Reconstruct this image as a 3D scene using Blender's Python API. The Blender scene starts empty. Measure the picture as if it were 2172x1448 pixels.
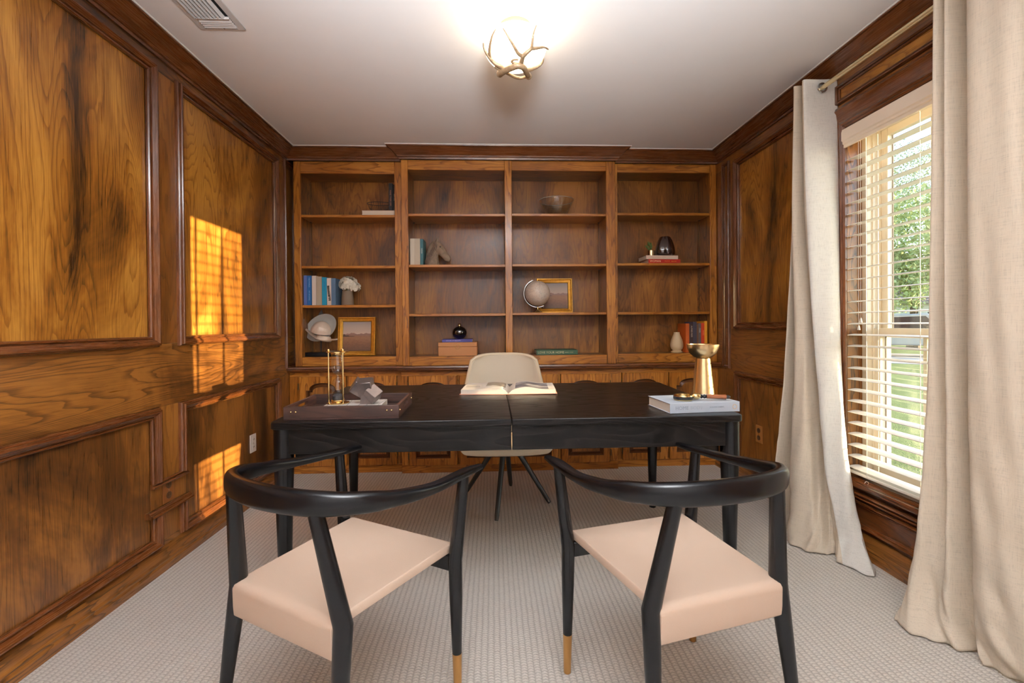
import bpy, math, random
from mathutils import Vector, Matrix
random.seed(7)
SC = bpy.context.scene
COL = SC.collection
PI = math.pi

# ------------------------------------------------------------------ camera
H_CAM = 1.115
yaw = math.atan(.0445); pit = math.atan(.0068); rol = math.radians(.45)
F = Vector((math.sin(yaw), math.cos(yaw), 0)); Rr = Vector((math.cos(yaw), -math.sin(yaw), 0)); Zv = Vector((0, 0, 1))
F1 = F*math.cos(pit) - Zv*math.sin(pit); U1 = Zv*math.cos(pit) + F*math.sin(pit)
R2 = Rr*math.cos(rol) - U1*math.sin(rol); U2 = U1*math.cos(rol) + Rr*math.sin(rol)
cd = bpy.data.cameras.new('camera'); cam = bpy.data.objects.new('camera', cd); COL.objects.link(cam)
M = Matrix.Identity(4)
for i in range(3):
    M[i][0] = R2[i]; M[i][1] = U2[i]; M[i][2] = -F1[i]
M[0][3] = 0; M[1][3] = 0; M[2][3] = H_CAM
cam.matrix_world = M
cd.sensor_width = 36; cd.sensor_fit = 'HORIZONTAL'; cd.lens = 965/2172*36
cd.shift_y = -(724-695.2)/2172
cd.clip_start = .05; cd.clip_end = 500
SC.camera = cam

# ------------------------------------------------------------------ light and exposure
SC.view_settings.view_transform = 'Standard'
SC.view_settings.look = 'None'
SC.view_settings.gamma = 1
SC.view_settings.use_curve_mapping = False
SC.view_settings.exposure = 0.40
SC.cycles.max_bounces = 10
SC.cycles.diffuse_bounces = 5
SC.cycles.transparent_max_bounces = 16
SC.cycles.caustics_reflective = False
SC.cycles.caustics_refractive = False
SC.cycles.sample_clamp_indirect = 6
w = bpy.data.worlds.new('sky'); SC.world = w; w.use_nodes = True
nt = w.node_tree
bg = nt.nodes['Background']
sky = nt.nodes.new('ShaderNodeTexSky'); sky.sky_type = 'NISHITA'
sky.sun_disc = False; sky.sun_elevation = math.radians(24); sky.sun_rotation = math.radians(102)
nt.links.new(sky.outputs[0], bg.inputs[0]); bg.inputs[1].default_value = .62

def lamp(name, kind, loc, energy, color, direction=None, **k):
    l = bpy.data.lights.new(name, kind); l.energy = energy; l.color = color
    for a, b in k.items(): setattr(l, a, b)
    o = bpy.data.objects.new(name, l); COL.objects.link(o); o.location = loc
    if direction is not None:
        o.rotation_euler = Vector(direction).to_track_quat('-Z', 'Y').to_euler()
    return o
SUN_DIR = (-1, .215, -.0904)
lamp('sun', 'SUN', (6, -1, 3), 16.0, (1, .78, .46), SUN_DIR, angle=math.radians(.35))
# added fill light behind the camera; the wall there has no opening
lamp('rear_fill', 'AREA', (.1, -1.1, 1.45), 12, (1, .95, .90), (0, 1, .06), shape='RECTANGLE', size=2.6, size_y=1.9)
# added fill light, aimed up to brighten the ceiling and bounce down
lamp('ceiling_fill', 'AREA', (.1, -.45, 1.75), 170, (.90, .95, 1), (0, .6, 1), shape='RECTANGLE', size=.6, size_y=.6, spread=math.radians(105))

# ------------------------------------------------------------------ helpers
def link(o, parent=None):
    COL.objects.link(o)
    if parent: o.parent = parent
    return o
def tag(o, label=None, cat=None, group=None, kind=None):
    if label: o['label'] = label
    if cat: o['category'] = cat
    if group: o['group'] = group
    if kind: o['kind'] = kind
    return o
def thing(name, label, cat, loc=(0, 0, 0), rz=0, group=None):
    o = bpy.data.objects.new(name, None); o.empty_display_size = .05
    link(o); o.location = loc; o.rotation_euler = (0, 0, rz)
    return tag(o, label, cat, group)

class MB:
    def __init__(s): s.v = []; s.f = []
    def add(s, vs, fs):
        b = len(s.v); s.v += [tuple(p) for p in vs]; s.f += [tuple(b+i for i in f) for f in fs]; return s
    def box(s, x0, x1, y0, y1, z0, z1):
        return s.add([(x0,y0,z0),(x1,y0,z0),(x1,y1,z0),(x0,y1,z0),(x0,y0,z1),(x1,y0,z1),(x1,y1,z1),(x0,y1,z1)],
                     [(0,3,2,1),(4,5,6,7),(0,1,5,4),(1,2,6,5),(2,3,7,6),(3,0,4,7)])
    def loft(s, loops, closed=True, caps=True):
        n = len(loops[0]); b = len(s.v)
        for l in loops: s.v += [tuple(p) for p in l]
        m = n if closed else n-1
        for i in range(len(loops)-1):
            for j in range(m):
                k = (j+1) % n
                s.f.append((b+i*n+j, b+i*n+k, b+(i+1)*n+k, b+(i+1)*n+j))
        if caps and closed:
            s.f.append(tuple(b+j for j in range(n))[::-1])
            s.f.append(tuple(b+(len(loops)-1)*n+j for j in range(n)))
        return s
    def tube(s, pts, rad, n=12, up=(0, 0, 1), flat=None, caps=True, sq=1):
        pts = [Vector(p) for p in pts]; N = len(pts)
        if not hasattr(rad, '__len__'): rad = [rad]*N
        loops = []; up = Vector(up)
        for i, p in enumerate(pts):
            t = (pts[min(i+1, N-1)] - pts[max(i-1, 0)]).normalized()
            a = t.cross(up)
            if a.length < 1e-4: a = t.cross(Vector((0, 1, .01)))
            a.normalize(); c = a.cross(t).normalized()
            ra = rb = rad[i]
            if flat: ra, rb = flat[i]
            pw = lambda q: math.copysign(abs(q)**sq, q)
            loops.append([p + a*ra*pw(math.cos(2*PI*j/n)) + c*rb*pw(math.sin(2*PI*j/n)) for j in range(n)])
        return s.loft(loops, True, caps)
    def lathe(s, prof, c=(0, 0, 0), n=28, caps=True):
        loops = [[(c[0]+r*math.cos(2*PI*j/n), c[1]+r*math.sin(2*PI*j/n), c[2]+z) for j in range(n)] for r, z in prof]
        return s.loft(loops, True, caps)
    def sweep(s, path, N, prof, closed=True):
        P = [Vector(p) for p in path]; N = Vector(N); n = len(P); loops = []
        for i in range(n):
            a = P[i]-P[i-1] if (closed or i > 0) else P[i+1]-P[i]
            b = P[(i+1) % n]-P[i] if (closed or i < n-1) else P[i]-P[i-1]
            sa = a.normalized().cross(N); sb = b.normalized().cross(N)
            m = (sa+sb)/max(.2, 1+sa.dot(sb))
            loops.append([P[i] + m*u + N*v for u, v in prof])
        if closed: loops.append(loops[0])
        k = len(prof); base = len(s.v)
        for l in loops: s.v += [tuple(p) for p in l]
        for i in range(len(loops)-1):
            for j in range(k-1):
                s.f.append((base+i*k+j, base+(i+1)*k+j, base+(i+1)*k+j+1, base+i*k+j+1))
        if not closed:
            s.f.append(tuple(base+j for j in range(k))); s.f.append(tuple(base+(len(loops)-1)*k+j for j in range(k))[::-1])
        return s
    def sphere(s, c, r, n=24, m=14, sc=(1, 1, 1)):
        prof = []
        loops = [[(c[0]+sc[0]*r*math.sin(PI*i/m)*math.cos(2*PI*j/n), c[1]+sc[1]*r*math.sin(PI*i/m)*math.sin(2*PI*j/n), c[2]-sc[2]*r*math.cos(PI*i/m)) for j in range(n)] for i in range(1, m)]
        b = len(s.v); s.loft(loops, True, True); return s
    def xf(s, mat):
        s.v = [tuple(mat @ Vector(p)) for p in s.v]; return s
    def mesh(s, name, mat, off=None, smooth=True, angle=38):
        v = s.v
        if off is not None: v = [(p[0]-off[0], p[1]-off[1], p[2]-off[2]) for p in v]
        me = bpy.data.meshes.new(name); me.from_pydata(v, [], s.f); me.update()
        if mat: me.materials.append(mat)
        if smooth:
            me.shade_smooth(); me.set_sharp_from_angle(angle=math.radians(angle))
        return me
    def build(s, name, mat, parent=None, off=None, bevel=0, seg=2, smooth=True, angle=38, fix=False):
        """off: the parent's base, when the vertices were given in room coordinates"""
        me = s.mesh(name, mat, off, smooth, angle)
        if fix:
            import bmesh
            bm = bmesh.new(); bm.from_mesh(me); bmesh.ops.recalc_face_normals(bm, faces=bm.faces); bm.to_mesh(me); bm.free()
        o = bpy.data.objects.new(name, me); link(o, parent)
        if bevel:
            b = o.modifiers.new('b', 'BEVEL'); b.width = bevel; b.segments = seg; b.limit_method = 'ANGLE'; b.angle_limit = math.radians(40); b.harden_normals = False
        return o
def B(*a): return MB().box(*a)

# ------------------------------------------------------------------ materials
def lin(r, g, b):
    f = lambda c: (c/255/12.92) if c/255 <= .04045 else ((c/255+.055)/1.055)**2.4
    return (f(r), f(g), f(b), 1)
class NT:
    def __init__(s, name):
        s.m = bpy.data.materials.new(name); s.m.use_nodes = True; s.t = s.m.node_tree; s.N = s.t.nodes; s.L = s.t.links
        s.p = s.N['Principled BSDF']
    def n(s, kind, **k):
        x = s.N.new(kind)
        for a, b in k.items():
            if a == 'ins':
                for i, v in b.items():
                    if isinstance(v, bpy.types.NodeSocket): s.L.new(v, x.inputs[i])
                    else: x.inputs[i].default_value = v
            else: setattr(x, a, b)
        return x
    def math(s, op, a, b=0, c=0, clamp=False):
        x = s.n('ShaderNodeMath', operation=op, ins={0: a, 1: b, 2: c}); x.use_clamp = clamp; return x.outputs[0]
    def noise(s, vec, scale, detail=2, rough=.5, dist=0):
        return s.n('ShaderNodeTexNoise', ins={'Vector': vec, 'Scale': scale, 'Detail': detail, 'Roughness': rough, 'Distortion': dist}).outputs[0]
    def ramp(s, fac, stops):
        r = s.n('ShaderNodeValToRGB', ins={0: fac}); e = r.color_ramp.elements
        while len(e) < len(stops): e.new(.5)
        for i, (p, c) in enumerate(stops): e[i].position = p; e[i].color = c
        return r.outputs[0]
    def map(s, v, a, b, c=0, d=1):
        return s.n('ShaderNodeMapRange', ins={0: v, 1: a, 2: b, 3: c, 4: d}).outputs[0]
    def set(s, **k):
        names = dict(color='Base Color', rough='Roughness', metal='Metallic', coat='Coat Weight', coatr='Coat Roughness', spec='Specular IOR Level', trans='Transmission Weight', ior='IOR', sheen='Sheen Weight', emis='Emission Color', es='Emission Strength', normal='Normal', sss='Subsurface Weight')
        for a, b in k.items():
            i = s.p.inputs[names[a]]
            if isinstance(b, bpy.types.NodeSocket): s.L.new(b, i)
            else: i.default_value = b
        return s
    def bump(s, h, dist=.001, strength=1):
        return s.n('ShaderNodeBump', ins={'Height': h, 'Distance': dist, 'Strength': strength}).outputs[0]
    def obj(s): return s.n('ShaderNodeTexCoord').outputs['Object']

def plain(name, rgb, rough=.5, metal=0, coat=0, noise=0, ns=40, bump=0, spec=.5):
    t = NT(name); c = lin(*rgb)
    if noise or bump:
        n = t.noise(t.obj(), ns, 4)
        if noise:
            d = tuple(x*(1-noise) for x in c[:3])+(1,); l = tuple(min(1, x*(1+noise)) for x in c[:3])+(1,)
            t.set(color=t.ramp(n, [(.3, d), (.7, l)]))
        else: t.set(color=c)
        if bump: t.set(normal=t.bump(n, bump))
    else: t.set(color=c)
    t.set(rough=rough, metal=metal, coat=coat, spec=spec); return t.m

def wood(name, axis, dark, mid, light, lines=.5, K=24, fig=4.5, blotch=.7, rough=.3, coat=.35, along=.13, fine=.6, bump=.0003):
    t = NT(name); oi = t.n('ShaderNodeObjectInfo').outputs['Random']
    off = t.n('ShaderNodeCombineXYZ', ins={0: t.math('MULTIPLY', oi, 7.3), 1: t.math('MULTIPLY', oi, 11.9), 2: t.math('MULTIPLY', oi, 5.1)}).outputs[0]
    v = t.n('ShaderNodeVectorMath', operation='ADD', ins={0: t.obj(), 1: off}).outputs[0]
    sc = [1, 1, 1]; sc['XYZ'.index(axis)] = along
    a = t.n('ShaderNodeMapping', ins={'Vector': v, 'Scale': sc}).outputs[0]
    f = t.noise(a, fig, 1.6, .45, .15)
    f2 = t.noise(a, fig*5, 2, .5)
    wob = t.noise(t.n('ShaderNodeMapping', ins={'Vector': v, 'Scale': [.3 if q == 'XYZ'.index(axis) else 1 for q in range(3)]}).outputs[0], 16, 3, .5)
    r = t.math('ADD', t.math('ADD', t.math('MULTIPLY', f, K), t.math('MULTIPLY', f2, 1.3)), t.math('MULTIPLY', wob, .9))
    s = t.math('FRACT', r)
    line = t.math('MULTIPLY', t.map(s, .60, .95), t.map(s, 1.0, .95))
    sc2 = [1, 1, 1]; sc2['XYZ'.index(axis)] = .022
    a2 = t.n('ShaderNodeMapping', ins={'Vector': v, 'Scale': sc2}).outputs[0]
    fn = t.noise(a2, 300, 4, .65)
    sc3 = [1, 1, 1]; sc3['XYZ'.index(axis)] = .4
    bl = t.noise(t.n('ShaderNodeMapping', ins={'Vector': v, 'Scale': sc3}).outputs[0], 3.0, 5, .62, .8)
    mod = t.map(bl, .35, .65, .35, 1)
    val = t.math('ADD', .5, t.math('MULTIPLY', t.math('SUBTRACT', bl, .5), blotch*2.2))
    val = t.math('ADD', val, t.math('MULTIPLY', t.math('SUBTRACT', fn, .5), fine*1.3))
    val = t.math('SUBTRACT', val, t.math('MULTIPLY', t.math('MULTIPLY', line, mod), lines), 0, True)
    col = t.ramp(val, [(.0, dark), (.42, mid), (.85, light)])
    h = t.math('SUBTRACT', fn, t.math('MULTIPLY', line, .25))
    t.set(color=col, rough=t.map(fn, .3, .7, rough-.04, rough+.08), coat=coat, coatr=.14, normal=t.bump(h, bump), spec=.45)
    return t.m
GOLD = dict(dark=lin(52, 28, 8), mid=lin(144, 90, 30), light=lin(194, 138, 58))
MID = dict(dark=lin(54, 29, 11), mid=lin(124, 76, 30), light=lin(164, 108, 46))
DARK = dict(dark=lin(38, 18, 8), mid=lin(92, 50, 22), light=lin(128, 74, 34))
CASE = dict(dark=lin(48, 22, 6), mid=lin(164, 100, 32), light=lin(212, 146, 62))
BACK = dict(dark=lin(40, 20, 8), mid=lin(122, 74, 26), light=lin(170, 112, 44))
DEEP = dict(dark=lin(32, 17, 8), mid=lin(98, 59, 24), light=lin(152, 98, 42))
W = {}
def wm(tone, axis, **k):
    key = tone+axis+str(sorted(k.items()))
    if key not in W:
        d = dict(gold=GOLD, mid=MID, dark=DARK, case=CASE, back=BACK, deep=DEEP)[tone]
        W[key] = wood('wood_%s_%s' % (tone, axis), axis, **d, **k)
    return W[key]
PANEL = dict(lines=.34, K=44, fig=4.0, blotch=1.1)
CASEK = dict(lines=.42, K=16, fig=7, blotch=.5)
MOLD = dict(lines=.2, K=10, fig=8, blotch=.35, rough=.25, coat=.5)

m_ceiling = plain('ceiling_paint', (236, 233, 232), .9, noise=.01, ns=6, bump=.0004)
m_white = plain('white_paint', (232, 230, 226), .45)
m_vinyl = plain('white_vinyl', (232, 222, 205), .35)
m_slat = plain('slat_white', (236, 232, 222), .4)
m_brass = plain('brushed_brass', (226, 198, 152), .27, metal=1, noise=.06, ns=60)
m_gold = plain('polished_gold', (228, 198, 140), .2, metal=1)
m_leg_brass = plain('satin_brass', (190, 145, 92), .3, metal=1)
m_ant = plain('antique_gold', (158, 132, 102), .4, metal=.35, noise=.2, ns=90, bump=.002)
m_canopy = plain('canopy_gold', (196, 164, 118), .35, metal=.7)
m_black = plain('black_lacquer', (7, 7, 9), .27, noise=.1, ns=120, spec=.3)
m_blackplain = plain('black_plain', (14, 14, 16), .5)
m_grey_metal = plain('gunmetal', (66, 68, 68), .38, metal=.35)
m_chrome = plain('chrome', (190, 190, 190), .15, metal=1)
m_paper = plain('paper', (236, 226, 212), .8, noise=.03, ns=300)
m_groove = plain('groove_shade', (88, 50, 24), .3, noise=.25, ns=90, coat=.3)  # darker colour painted into the door recesses to deepen their shade
m_darkgap = plain('dark_gap', (12, 8, 6), .9)

def leather():
    t = NT('cream_leather'); n = t.noise(t.obj(), 260, 3)
    t.set(color=lin(206, 182, 162), rough=.45, normal=t.bump(n, .0003), spec=.4); return t.m
m_leather = leather()
m_shell = plain('cream_shell', (216, 202, 180), .5, bump=.0003, ns=300)
m_piping = plain('piping', (226, 208, 180), .5)

def black_oak():
    t = NT('black_oak'); v = t.obj()
    a = t.n('ShaderNodeMapping', ins={'Vector': v, 'Scale': (.16, 1, 1)}).outputs[0]
    f = t.noise(a, 4.5, 2, .45, .2); s = t.math('FRACT', t.math('MULTIPLY', f, 30)); line = t.math('MULTIPLY', t.map(s, .5, .92), t.map(s, 1, .92))
    a2 = t.n('ShaderNodeMapping', ins={'Vector': v, 'Scale': (.03, 1, 1)}).outputs[0]
    fn = t.noise(a2, 200, 3, .6)
    h = t.math('SUBTRACT', fn, line)
    t.set(color=t.ramp(t.math('ADD', t.math('MULTIPLY', line, .5), t.math('MULTIPLY', fn, .5)), [(.2, lin(8, 7, 7)), (.9, lin(28, 23, 21))]), rough=t.map(line, 0, 1, .30, .42), normal=t.bump(h, .00018), spec=.2)
    return t.m
m_oak = black_oak()

def carpet():
    t = NT('carpet'); v = t.obj(); sp = t.n('ShaderNodeSeparateXYZ', ins={0: v})
    x = sp.outputs[0]; y = sp.outputs[1]
    wob = t.math('MULTIPLY', t.math('SUBTRACT', t.noise(v, 14, 2), .5), .006)
    u = t.math('DIVIDE', t.math('ADD', x, wob), .0215)
    row = t.math('FLOOR', u)
    fu = t.math('FRACT', u)
    prof = t.math('POWER', t.math('SINE', t.math('MULTIPLY', fu, PI)), .6)
    # slanted loops: each row is a plait of short loops
    sl = t.math('ABSOLUTE', t.math('SUBTRACT', fu, .5))
    yy = t.math('ADD', t.math('ADD', t.math('DIVIDE', y, .0115), t.math('MULTIPLY', sl, .9)), t.math('MULTIPLY', t.math('MODULO', row, 2), .5))
    loop = t.math('POWER', t.math('ABSOLUTE', t.math('SINE', t.math('MULTIPLY', yy, PI))), .5)
    fz = t.noise(v, 600, 3, .7); fz2 = t.noise(v, 130, 3, .6)
    h = t.math('ADD', t.math('MULTIPLY', t.math('MULTIPLY', prof, loop), .55), t.math('ADD', t.math('MULTIPLY', fz, .4), t.math('MULTIPLY', fz2, .6)))
    big = t.noise(v, 1.5, 2)
    c = t.ramp(t.math('ADD', h, t.math('MULTIPLY', t.math('SUBTRACT', big, .5), .12)), [(.3, lin(176, 168, 158)), (1.05, lin(238, 232, 223))])
    t.set(color=c, rough=.95, normal=t.bump(h, .005, 1), sheen=.2, spec=.1); return t.m
m_carpet = carpet()

def linen(name='linen', rgb=(220, 207, 188)):
    t = NT(name); v = t.obj()
    a = t.noise(t.n('ShaderNodeMapping', ins={'Vector': v, 'Scale': (1, 1, .05)}).outputs[0], 420, 2, .6)
    b = t.noise(t.n('ShaderNodeMapping', ins={'Vector': v, 'Scale': (.05, .05, 1)}).outputs[0], 420, 2, .6)
    h = t.math('MULTIPLY', t.math('ADD', a, b), .5)
    c = lin(*rgb); d = tuple(x*.8 for x in c[:3])+(1,)
    t.set(color=t.ramp(h, [(.33, d), (.5, c)]), rough=.9, normal=t.bump(h, .0008), spec=.15, sheen=.1)
    tr = t.n('ShaderNodeBsdfTranslucent', ins={0: c})
    mx = t.n('ShaderNodeMixShader', ins={0: .06, 1: t.p.outputs[0], 2: tr.outputs[0]})
    t.L.new(mx.outputs[0], t.N['Material Output'].inputs[0]); return t.m
m_linen = linen()

def glass(name, tint=(1, 1, 1, 1), refl=1.0):
    t = NT(name); lw = t.n('ShaderNodeLayerWeight', ins={0: .5}); fr = t.math('ADD', .04, t.math('MULTIPLY', .7, t.math('POWER', lw.outputs[1], 4.5)))
    g = t.n('ShaderNodeBsdfGlossy', ins={0: (1, 1, 1, 1), 1: .02}); tr = t.n('ShaderNodeBsdfTransparent', ins={0: tint})
    mx = t.n('ShaderNodeMixShader', ins={0: t.math('MULTIPLY', fr, refl), 1: tr.outputs[0], 2: g.outputs[0]})
    t.L.new(mx.outputs[0], t.N['Material Output'].inputs[0]); return t.m
m_pane = glass('window_glass', (.97, .98, .97, 1))
m_glass = glass('clear_glass', (.93, .95, .95, 1), 1.6)
t = NT('lamp_globe'); t.set(color=(1, .95, .9, 1), emis=(1, .80, .56, 1), es=6.2, rough=.3); m_globe = t.m

# ------------------------------------------------------------------ room constants
XL, XR, YB, YF, ZC = -1.53, 1.778, 3.76, -1.2, 2.44

def frame_loop(c, N, prof, mat, name, parent, open_path=False):
    """mouldings swept round a rectangle; profile u runs outwards"""
    P = [Vector(p) for p in c]; Nn = Vector(N)
    if not open_path:
        ctr = sum(P, Vector())/len(P)
        if (P[1]-P[0]).normalized().cross(Nn).dot((P[0]+P[1])/2-ctr) < 0: P.reverse()
    mb = MB().sweep(P, Nn, prof, closed=not open_path)
    o = mb.build(name, mat, parent, angle=28, fix=True)
    if name in ('moulding', 'casing'):
        o.data.materials.clear(); o.data.materials.append(ML); o.data.materials.append(MY)
        k = len(prof)-1; n = len(P)
        for i, f in enumerate(o.data.polygons):
            s = i//k
            if s < (n if not open_path else n-1):
                d = P[(s+1) % n]-P[s]
                f.material_index = 0 if abs(d.z) > abs(d.y) else 1
    return o
BOL = [(0, -.01), (0, .008), (.004, .013), (.009, .014), (.012, .009), (.014, .009), (.016, .017), (.024, .024), (.032, .030), (.038, .030), (.041, .026), (.041, .018), (.044, .018), (.048, .013), (.05, .006), (.05, -.01)]
THIN = [(0, -.01), (0, .008), (.004, .011), (.007, .011), (.008, .007), (.010, .007), (.011, .014), (.016, .019), (.021, .018), (.023, .013), (.025, .006), (.025, -.01)]

# ------------------------------------------------------------------ floor, ceiling
fl = B(XL-.1, XR+.1, YF-.1, YB+.1, -.05, 0).build('floor', m_carpet); tag(fl, kind='structure')
ce = B(XL-.15, XR+.2, YF-.15, YB+.15, ZC, ZC+.08).build('ceiling', m_ceiling); tag(ce, kind='structure')

# ------------------------------------------------------------------ left wall
wl = B(XL-.12, XL-.012, YF, YB, 0, ZC).build('wall_left', wm('mid', 'Z')); tag(wl, kind='structure')
def yboard(y0, y1, z0, z1, name, mat, par, x0, x1, bevel=.0012):
    return B(x0, x1, y0, y1, z0, z1).build(name, mat, par, bevel=bevel, seg=1)
LR = wm('deep', 'Y', lines=.42, K=34, fig=4.5, blotch=1.2); LS = wm('mid', 'Z', lines=.3, K=18, fig=6, blotch=.7)
X0, X1 = XL-.012, XL
# rails
yboard(YF, YB, 2.30, ZC, 'rail', LR, wl, X0, X1)
yboard(YF, YB, .75, 1.04, 'rail', LR, wl, X0, X1)
yboard(YF, YB, 0, .13, 'rail', LR, wl, X0, X1)
ups = [(-.62, .72), (.86, 2.10), (2.335, 3.275)]
for a, b in [(YF, -.62), (.72, .86), (2.10, 2.335), (3.275, YB)]:
    yboard(a, b, 1.04, 2.30, 'stile', LS, wl, X0, X1)
    yboard(a, b, .13, .75, 'stile', LS, wl, X0, X1)
ML = wm('dark', 'Z', **MOLD); MY = wm('dark', 'Y', **MOLD); MX = wm('dark', 'X', **MOLD)
for i, (a, b) in enumerate(ups):
    B(XL-.012, XL-.004, a-.02, b+.02, 1.06, 2.32).build('panel', wm('gold', 'Z', **PANEL), wl)
    frame_loop([(XL, a, 1.075), (XL, a, 2.265), (XL, b, 2.265), (XL, b, 1.075)], (1, 0, 0), BOL, ML, 'moulding', wl)
    B(XL-.012, XL-.004, a-.02, b+.02, .14, .74).build('panel', wm('deep', 'Z', lines=.22, K=26, fig=4.2, blotch=1.4), wl)
    if i == 0:
        frame_loop([(XL, a, .16), (XL, a, .70), (XL, b, .70), (XL, b, .16)], (1, 0, 0), BOL, ML, 'moulding', wl)
# second lower panel: moulding is cut away round the outlet
frame_loop([(XL, 2.10, .412), (XL, 2.10, .70), (XL, .86, .70), (XL, .86, .16), (XL, 2.10, .16), (XL, 2.10, .268)], (1, 0, 0), BOL, ML, 'moulding', wl, True)
frame_loop([(XL, 2.335, .268), (XL, 2.335, .16), (XL, 3.275, .16), (XL, 3.275, .70), (XL, 2.335, .70), (XL, 2.335, .412)][::-1], (1, 0, 0), [(-u, v) for u, v in BOL][::-1], ML, 'moulding', wl, True)
frame_loop([(XL, 2.10, .412), (XL, 2.335, .412)], (1, 0, 0), THIN, MY, 'moulding', wl, True)
frame_loop([(XL, 2.07, .293), (XL, 2.345, .293)], (1, 0, 0), [(0, -.01), (0, .012), (.006, .02), (.012, .022), (.016, .03), (.024, .034), (.028, .03), (.028, -.01)], MY, 'moulding', wl, True)
frame_loop([(XL, 3.46, .83), (XL, 3.46, 2.33), (XL, 3.60, 2.33), (XL, 3.60, .83)], (1, 0, 0), THIN, ML, 'moulding', wl)
# ------------------------------------------------------------------ right wall with the window opening
OY0, OY1, OZ0, OZ1 = 1.15, 2.20, .345, 2.085
wr = tag(B(XR+.012, XR+.21, YF, OY0, 0, ZC).box(XR+.012, XR+.21, OY1, YB, 0, ZC).box(XR+.012, XR+.21, OY0, OY1, 0, OZ0-.02).box(XR+.012, XR+.21, OY0, OY1, OZ1, ZC).build('wall_right', wm('mid', 'Z')), kind='structure')
RX0, RX1 = XR, XR+.012
RRl = wm('mid', 'Y', lines=.34, K=24, fig=5, blotch=.8)
yboard(2.36, YB, 2.29, ZC, 'rail', RRl, wr, RX0, RX1); yboard(YF, 2.36, 2.20, ZC, 'rail', RRl, wr, RX0, RX1)
yboard(2.36, YB, .765, 1.075, 'rail', RRl, wr, RX0, RX1); yboard(2.36, YB, 0, .13, 'rail', RRl, wr, RX0, RX1)
yboard(3.20, YB, 1.075, 2.29, 'stile', LS, wr, RX0, RX1); yboard(3.20, YB, .13, .765, 'stile', LS, wr, RX0, RX1)
yboard(2.36, 2.44, 1.075, 2.29, 'stile', LS, wr, RX0, RX1); yboard(2.36, 2.44, .13, .765, 'stile', LS, wr, RX0, RX1)
yboard(OY1, 2.36, 0, 2.20, 'stile', LS, wr, RX0, RX1); yboard(YF, OY0, 0, 2.20, 'stile', LS, wr, RX0, RX1)
yboard(OY0, OY1, OZ1, 2.20, 'rail', RRl, wr, RX0, RX1)
yboard(OY0, OY1, 0, OZ0-.02, 'rail', wm('dark', 'Y', lines=.4, blotch=.5), wr, RX0, RX1)
B(XR+.004, XR+.012, 2.42, 3.22, 1.05, 2.31).build('panel', wm('gold', 'Z', **PANEL), wr)
B(XR+.004, XR+.012, 2.42, 3.22, .11, .78).build('panel', wm('mid', 'Z', lines=.4, K=22, fig=3.2, blotch=.6), wr)
frame_loop([(XR, 2.46, 1.12), (XR, 2.46, 2.245), (XR, 3.185, 2.245), (XR, 3.185, 1.12)], (-1, 0, 0), BOL, ML, 'moulding', wr)
frame_loop([(XR, 2.46, .16), (XR, 2.46, .72), (XR, 3.185, .72), (XR, 3.185, .16)], (-1, 0, 0), BOL, ML, 'moulding', wr)
frame_loop([(XR, 3.335, .80), (XR, 3.335, 2.30), (XR, 3.385, 2.30), (XR, 3.385, .80)], (-1, 0, 0), THIN, ML, 'moulding', wr)
# panel above the window
B(XR-.001, XR+.005, 1.05, 2.24, 2.235, 2.30).build('panel', wm('gold', 'Y', **PANEL), wr)
frame_loop([(XR, 1.05, 2.243), (XR, 1.05, 2.293), (XR, 2.235, 2.293), (XR, 2.235, 2.243)], (-1, 0, 0), THIN, MY, 'moulding', wr)
# window casing: flat board with beads, three sides
CAS = [(0, -.01), (0, .010), (.008, .016), (.016, .012), (.024, .018), (.034, .012), (.05, .010), (.085, .014), (.10, .022), (.115, .016), (.118, -.01)]
frame_loop([(XR, OY0, .30), (XR, OY0, OZ1), (XR, OY1, OZ1), (XR, OY1, .30)], (-1, 0, 0), CAS, wm('mid', 'Y', **MOLD), 'casing', wr, True)
# reveal boards
REV = wm('mid', 'Z', lines=.6, K=20, fig=7, blotch=.5)
B(XR, XR+.075, OY1-.001, OY1+.012, OZ0, OZ1).build('reveal', REV, wr)
B(XR, XR+.075, OY0-.012, OY0+.001, OZ0, OZ1).build('reveal', REV, wr)
B(XR, XR+.075, OY0, OY1, OZ1-.012, OZ1).build('reveal', REV, wr)
B(XR-.035, XR+.08, OY0-.10, OY1+.06, OZ0-.03, OZ0).build('sill', wm('dark', 'Y', lines=.4, blotch=.5, rough=.2, coat=.7), wr, bevel=.008, seg=3)
# apron mouldings below the sill
frame_loop([(XR, OY0-.06, .315), (XR, OY1+.05, .315)], (-1, 0, 0), [(0, -.005), (0, .024), (.008, .03), (.016, .026), (.022, .018), (.036, .014), (.04, -.005)], MY, 'moulding', wr, True)
frame_loop([(XR, OY0-.06, .262), (XR, OY1+.10, .262)], (-1, 0, 0), [(0, -.005), (0, .016), (.004, .022), (.010, .020), (.014, .012), (.018, .026), (.026, .030), (.032, .022), (.034, -.005)], MY, 'moulding', wr, True)
frame_loop([(XR, OY0-.06, .125), (XR, OY1+.10, .125)], (-1, 0, 0), [(0, -.005), (0, .018), (.006, .026), (.014, .024), (.018, .014), (.024, .010), (.026, -.005)], MY, 'moulding', wr, True)
frame_loop([(XR, OY0-.2, .15), (XR, OY0-.2, .225), (XR, OY1+.13, .225), (XR, OY1+.13, .15)], (-1, 0, 0), THIN, MY, 'moulding', wr)

# ------------------------------------------------------------------ back and front walls
wb = tag(B(XL-.1, XR+.1, YB, YB+.12, 0, ZC).build('wall_back', wm('mid', 'Z')), kind='structure')
wf = tag(B(XL-.1, XR+.1, YF-.12, YF, 0, ZC).build('wall_front', m_ceiling), kind='structure')

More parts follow.
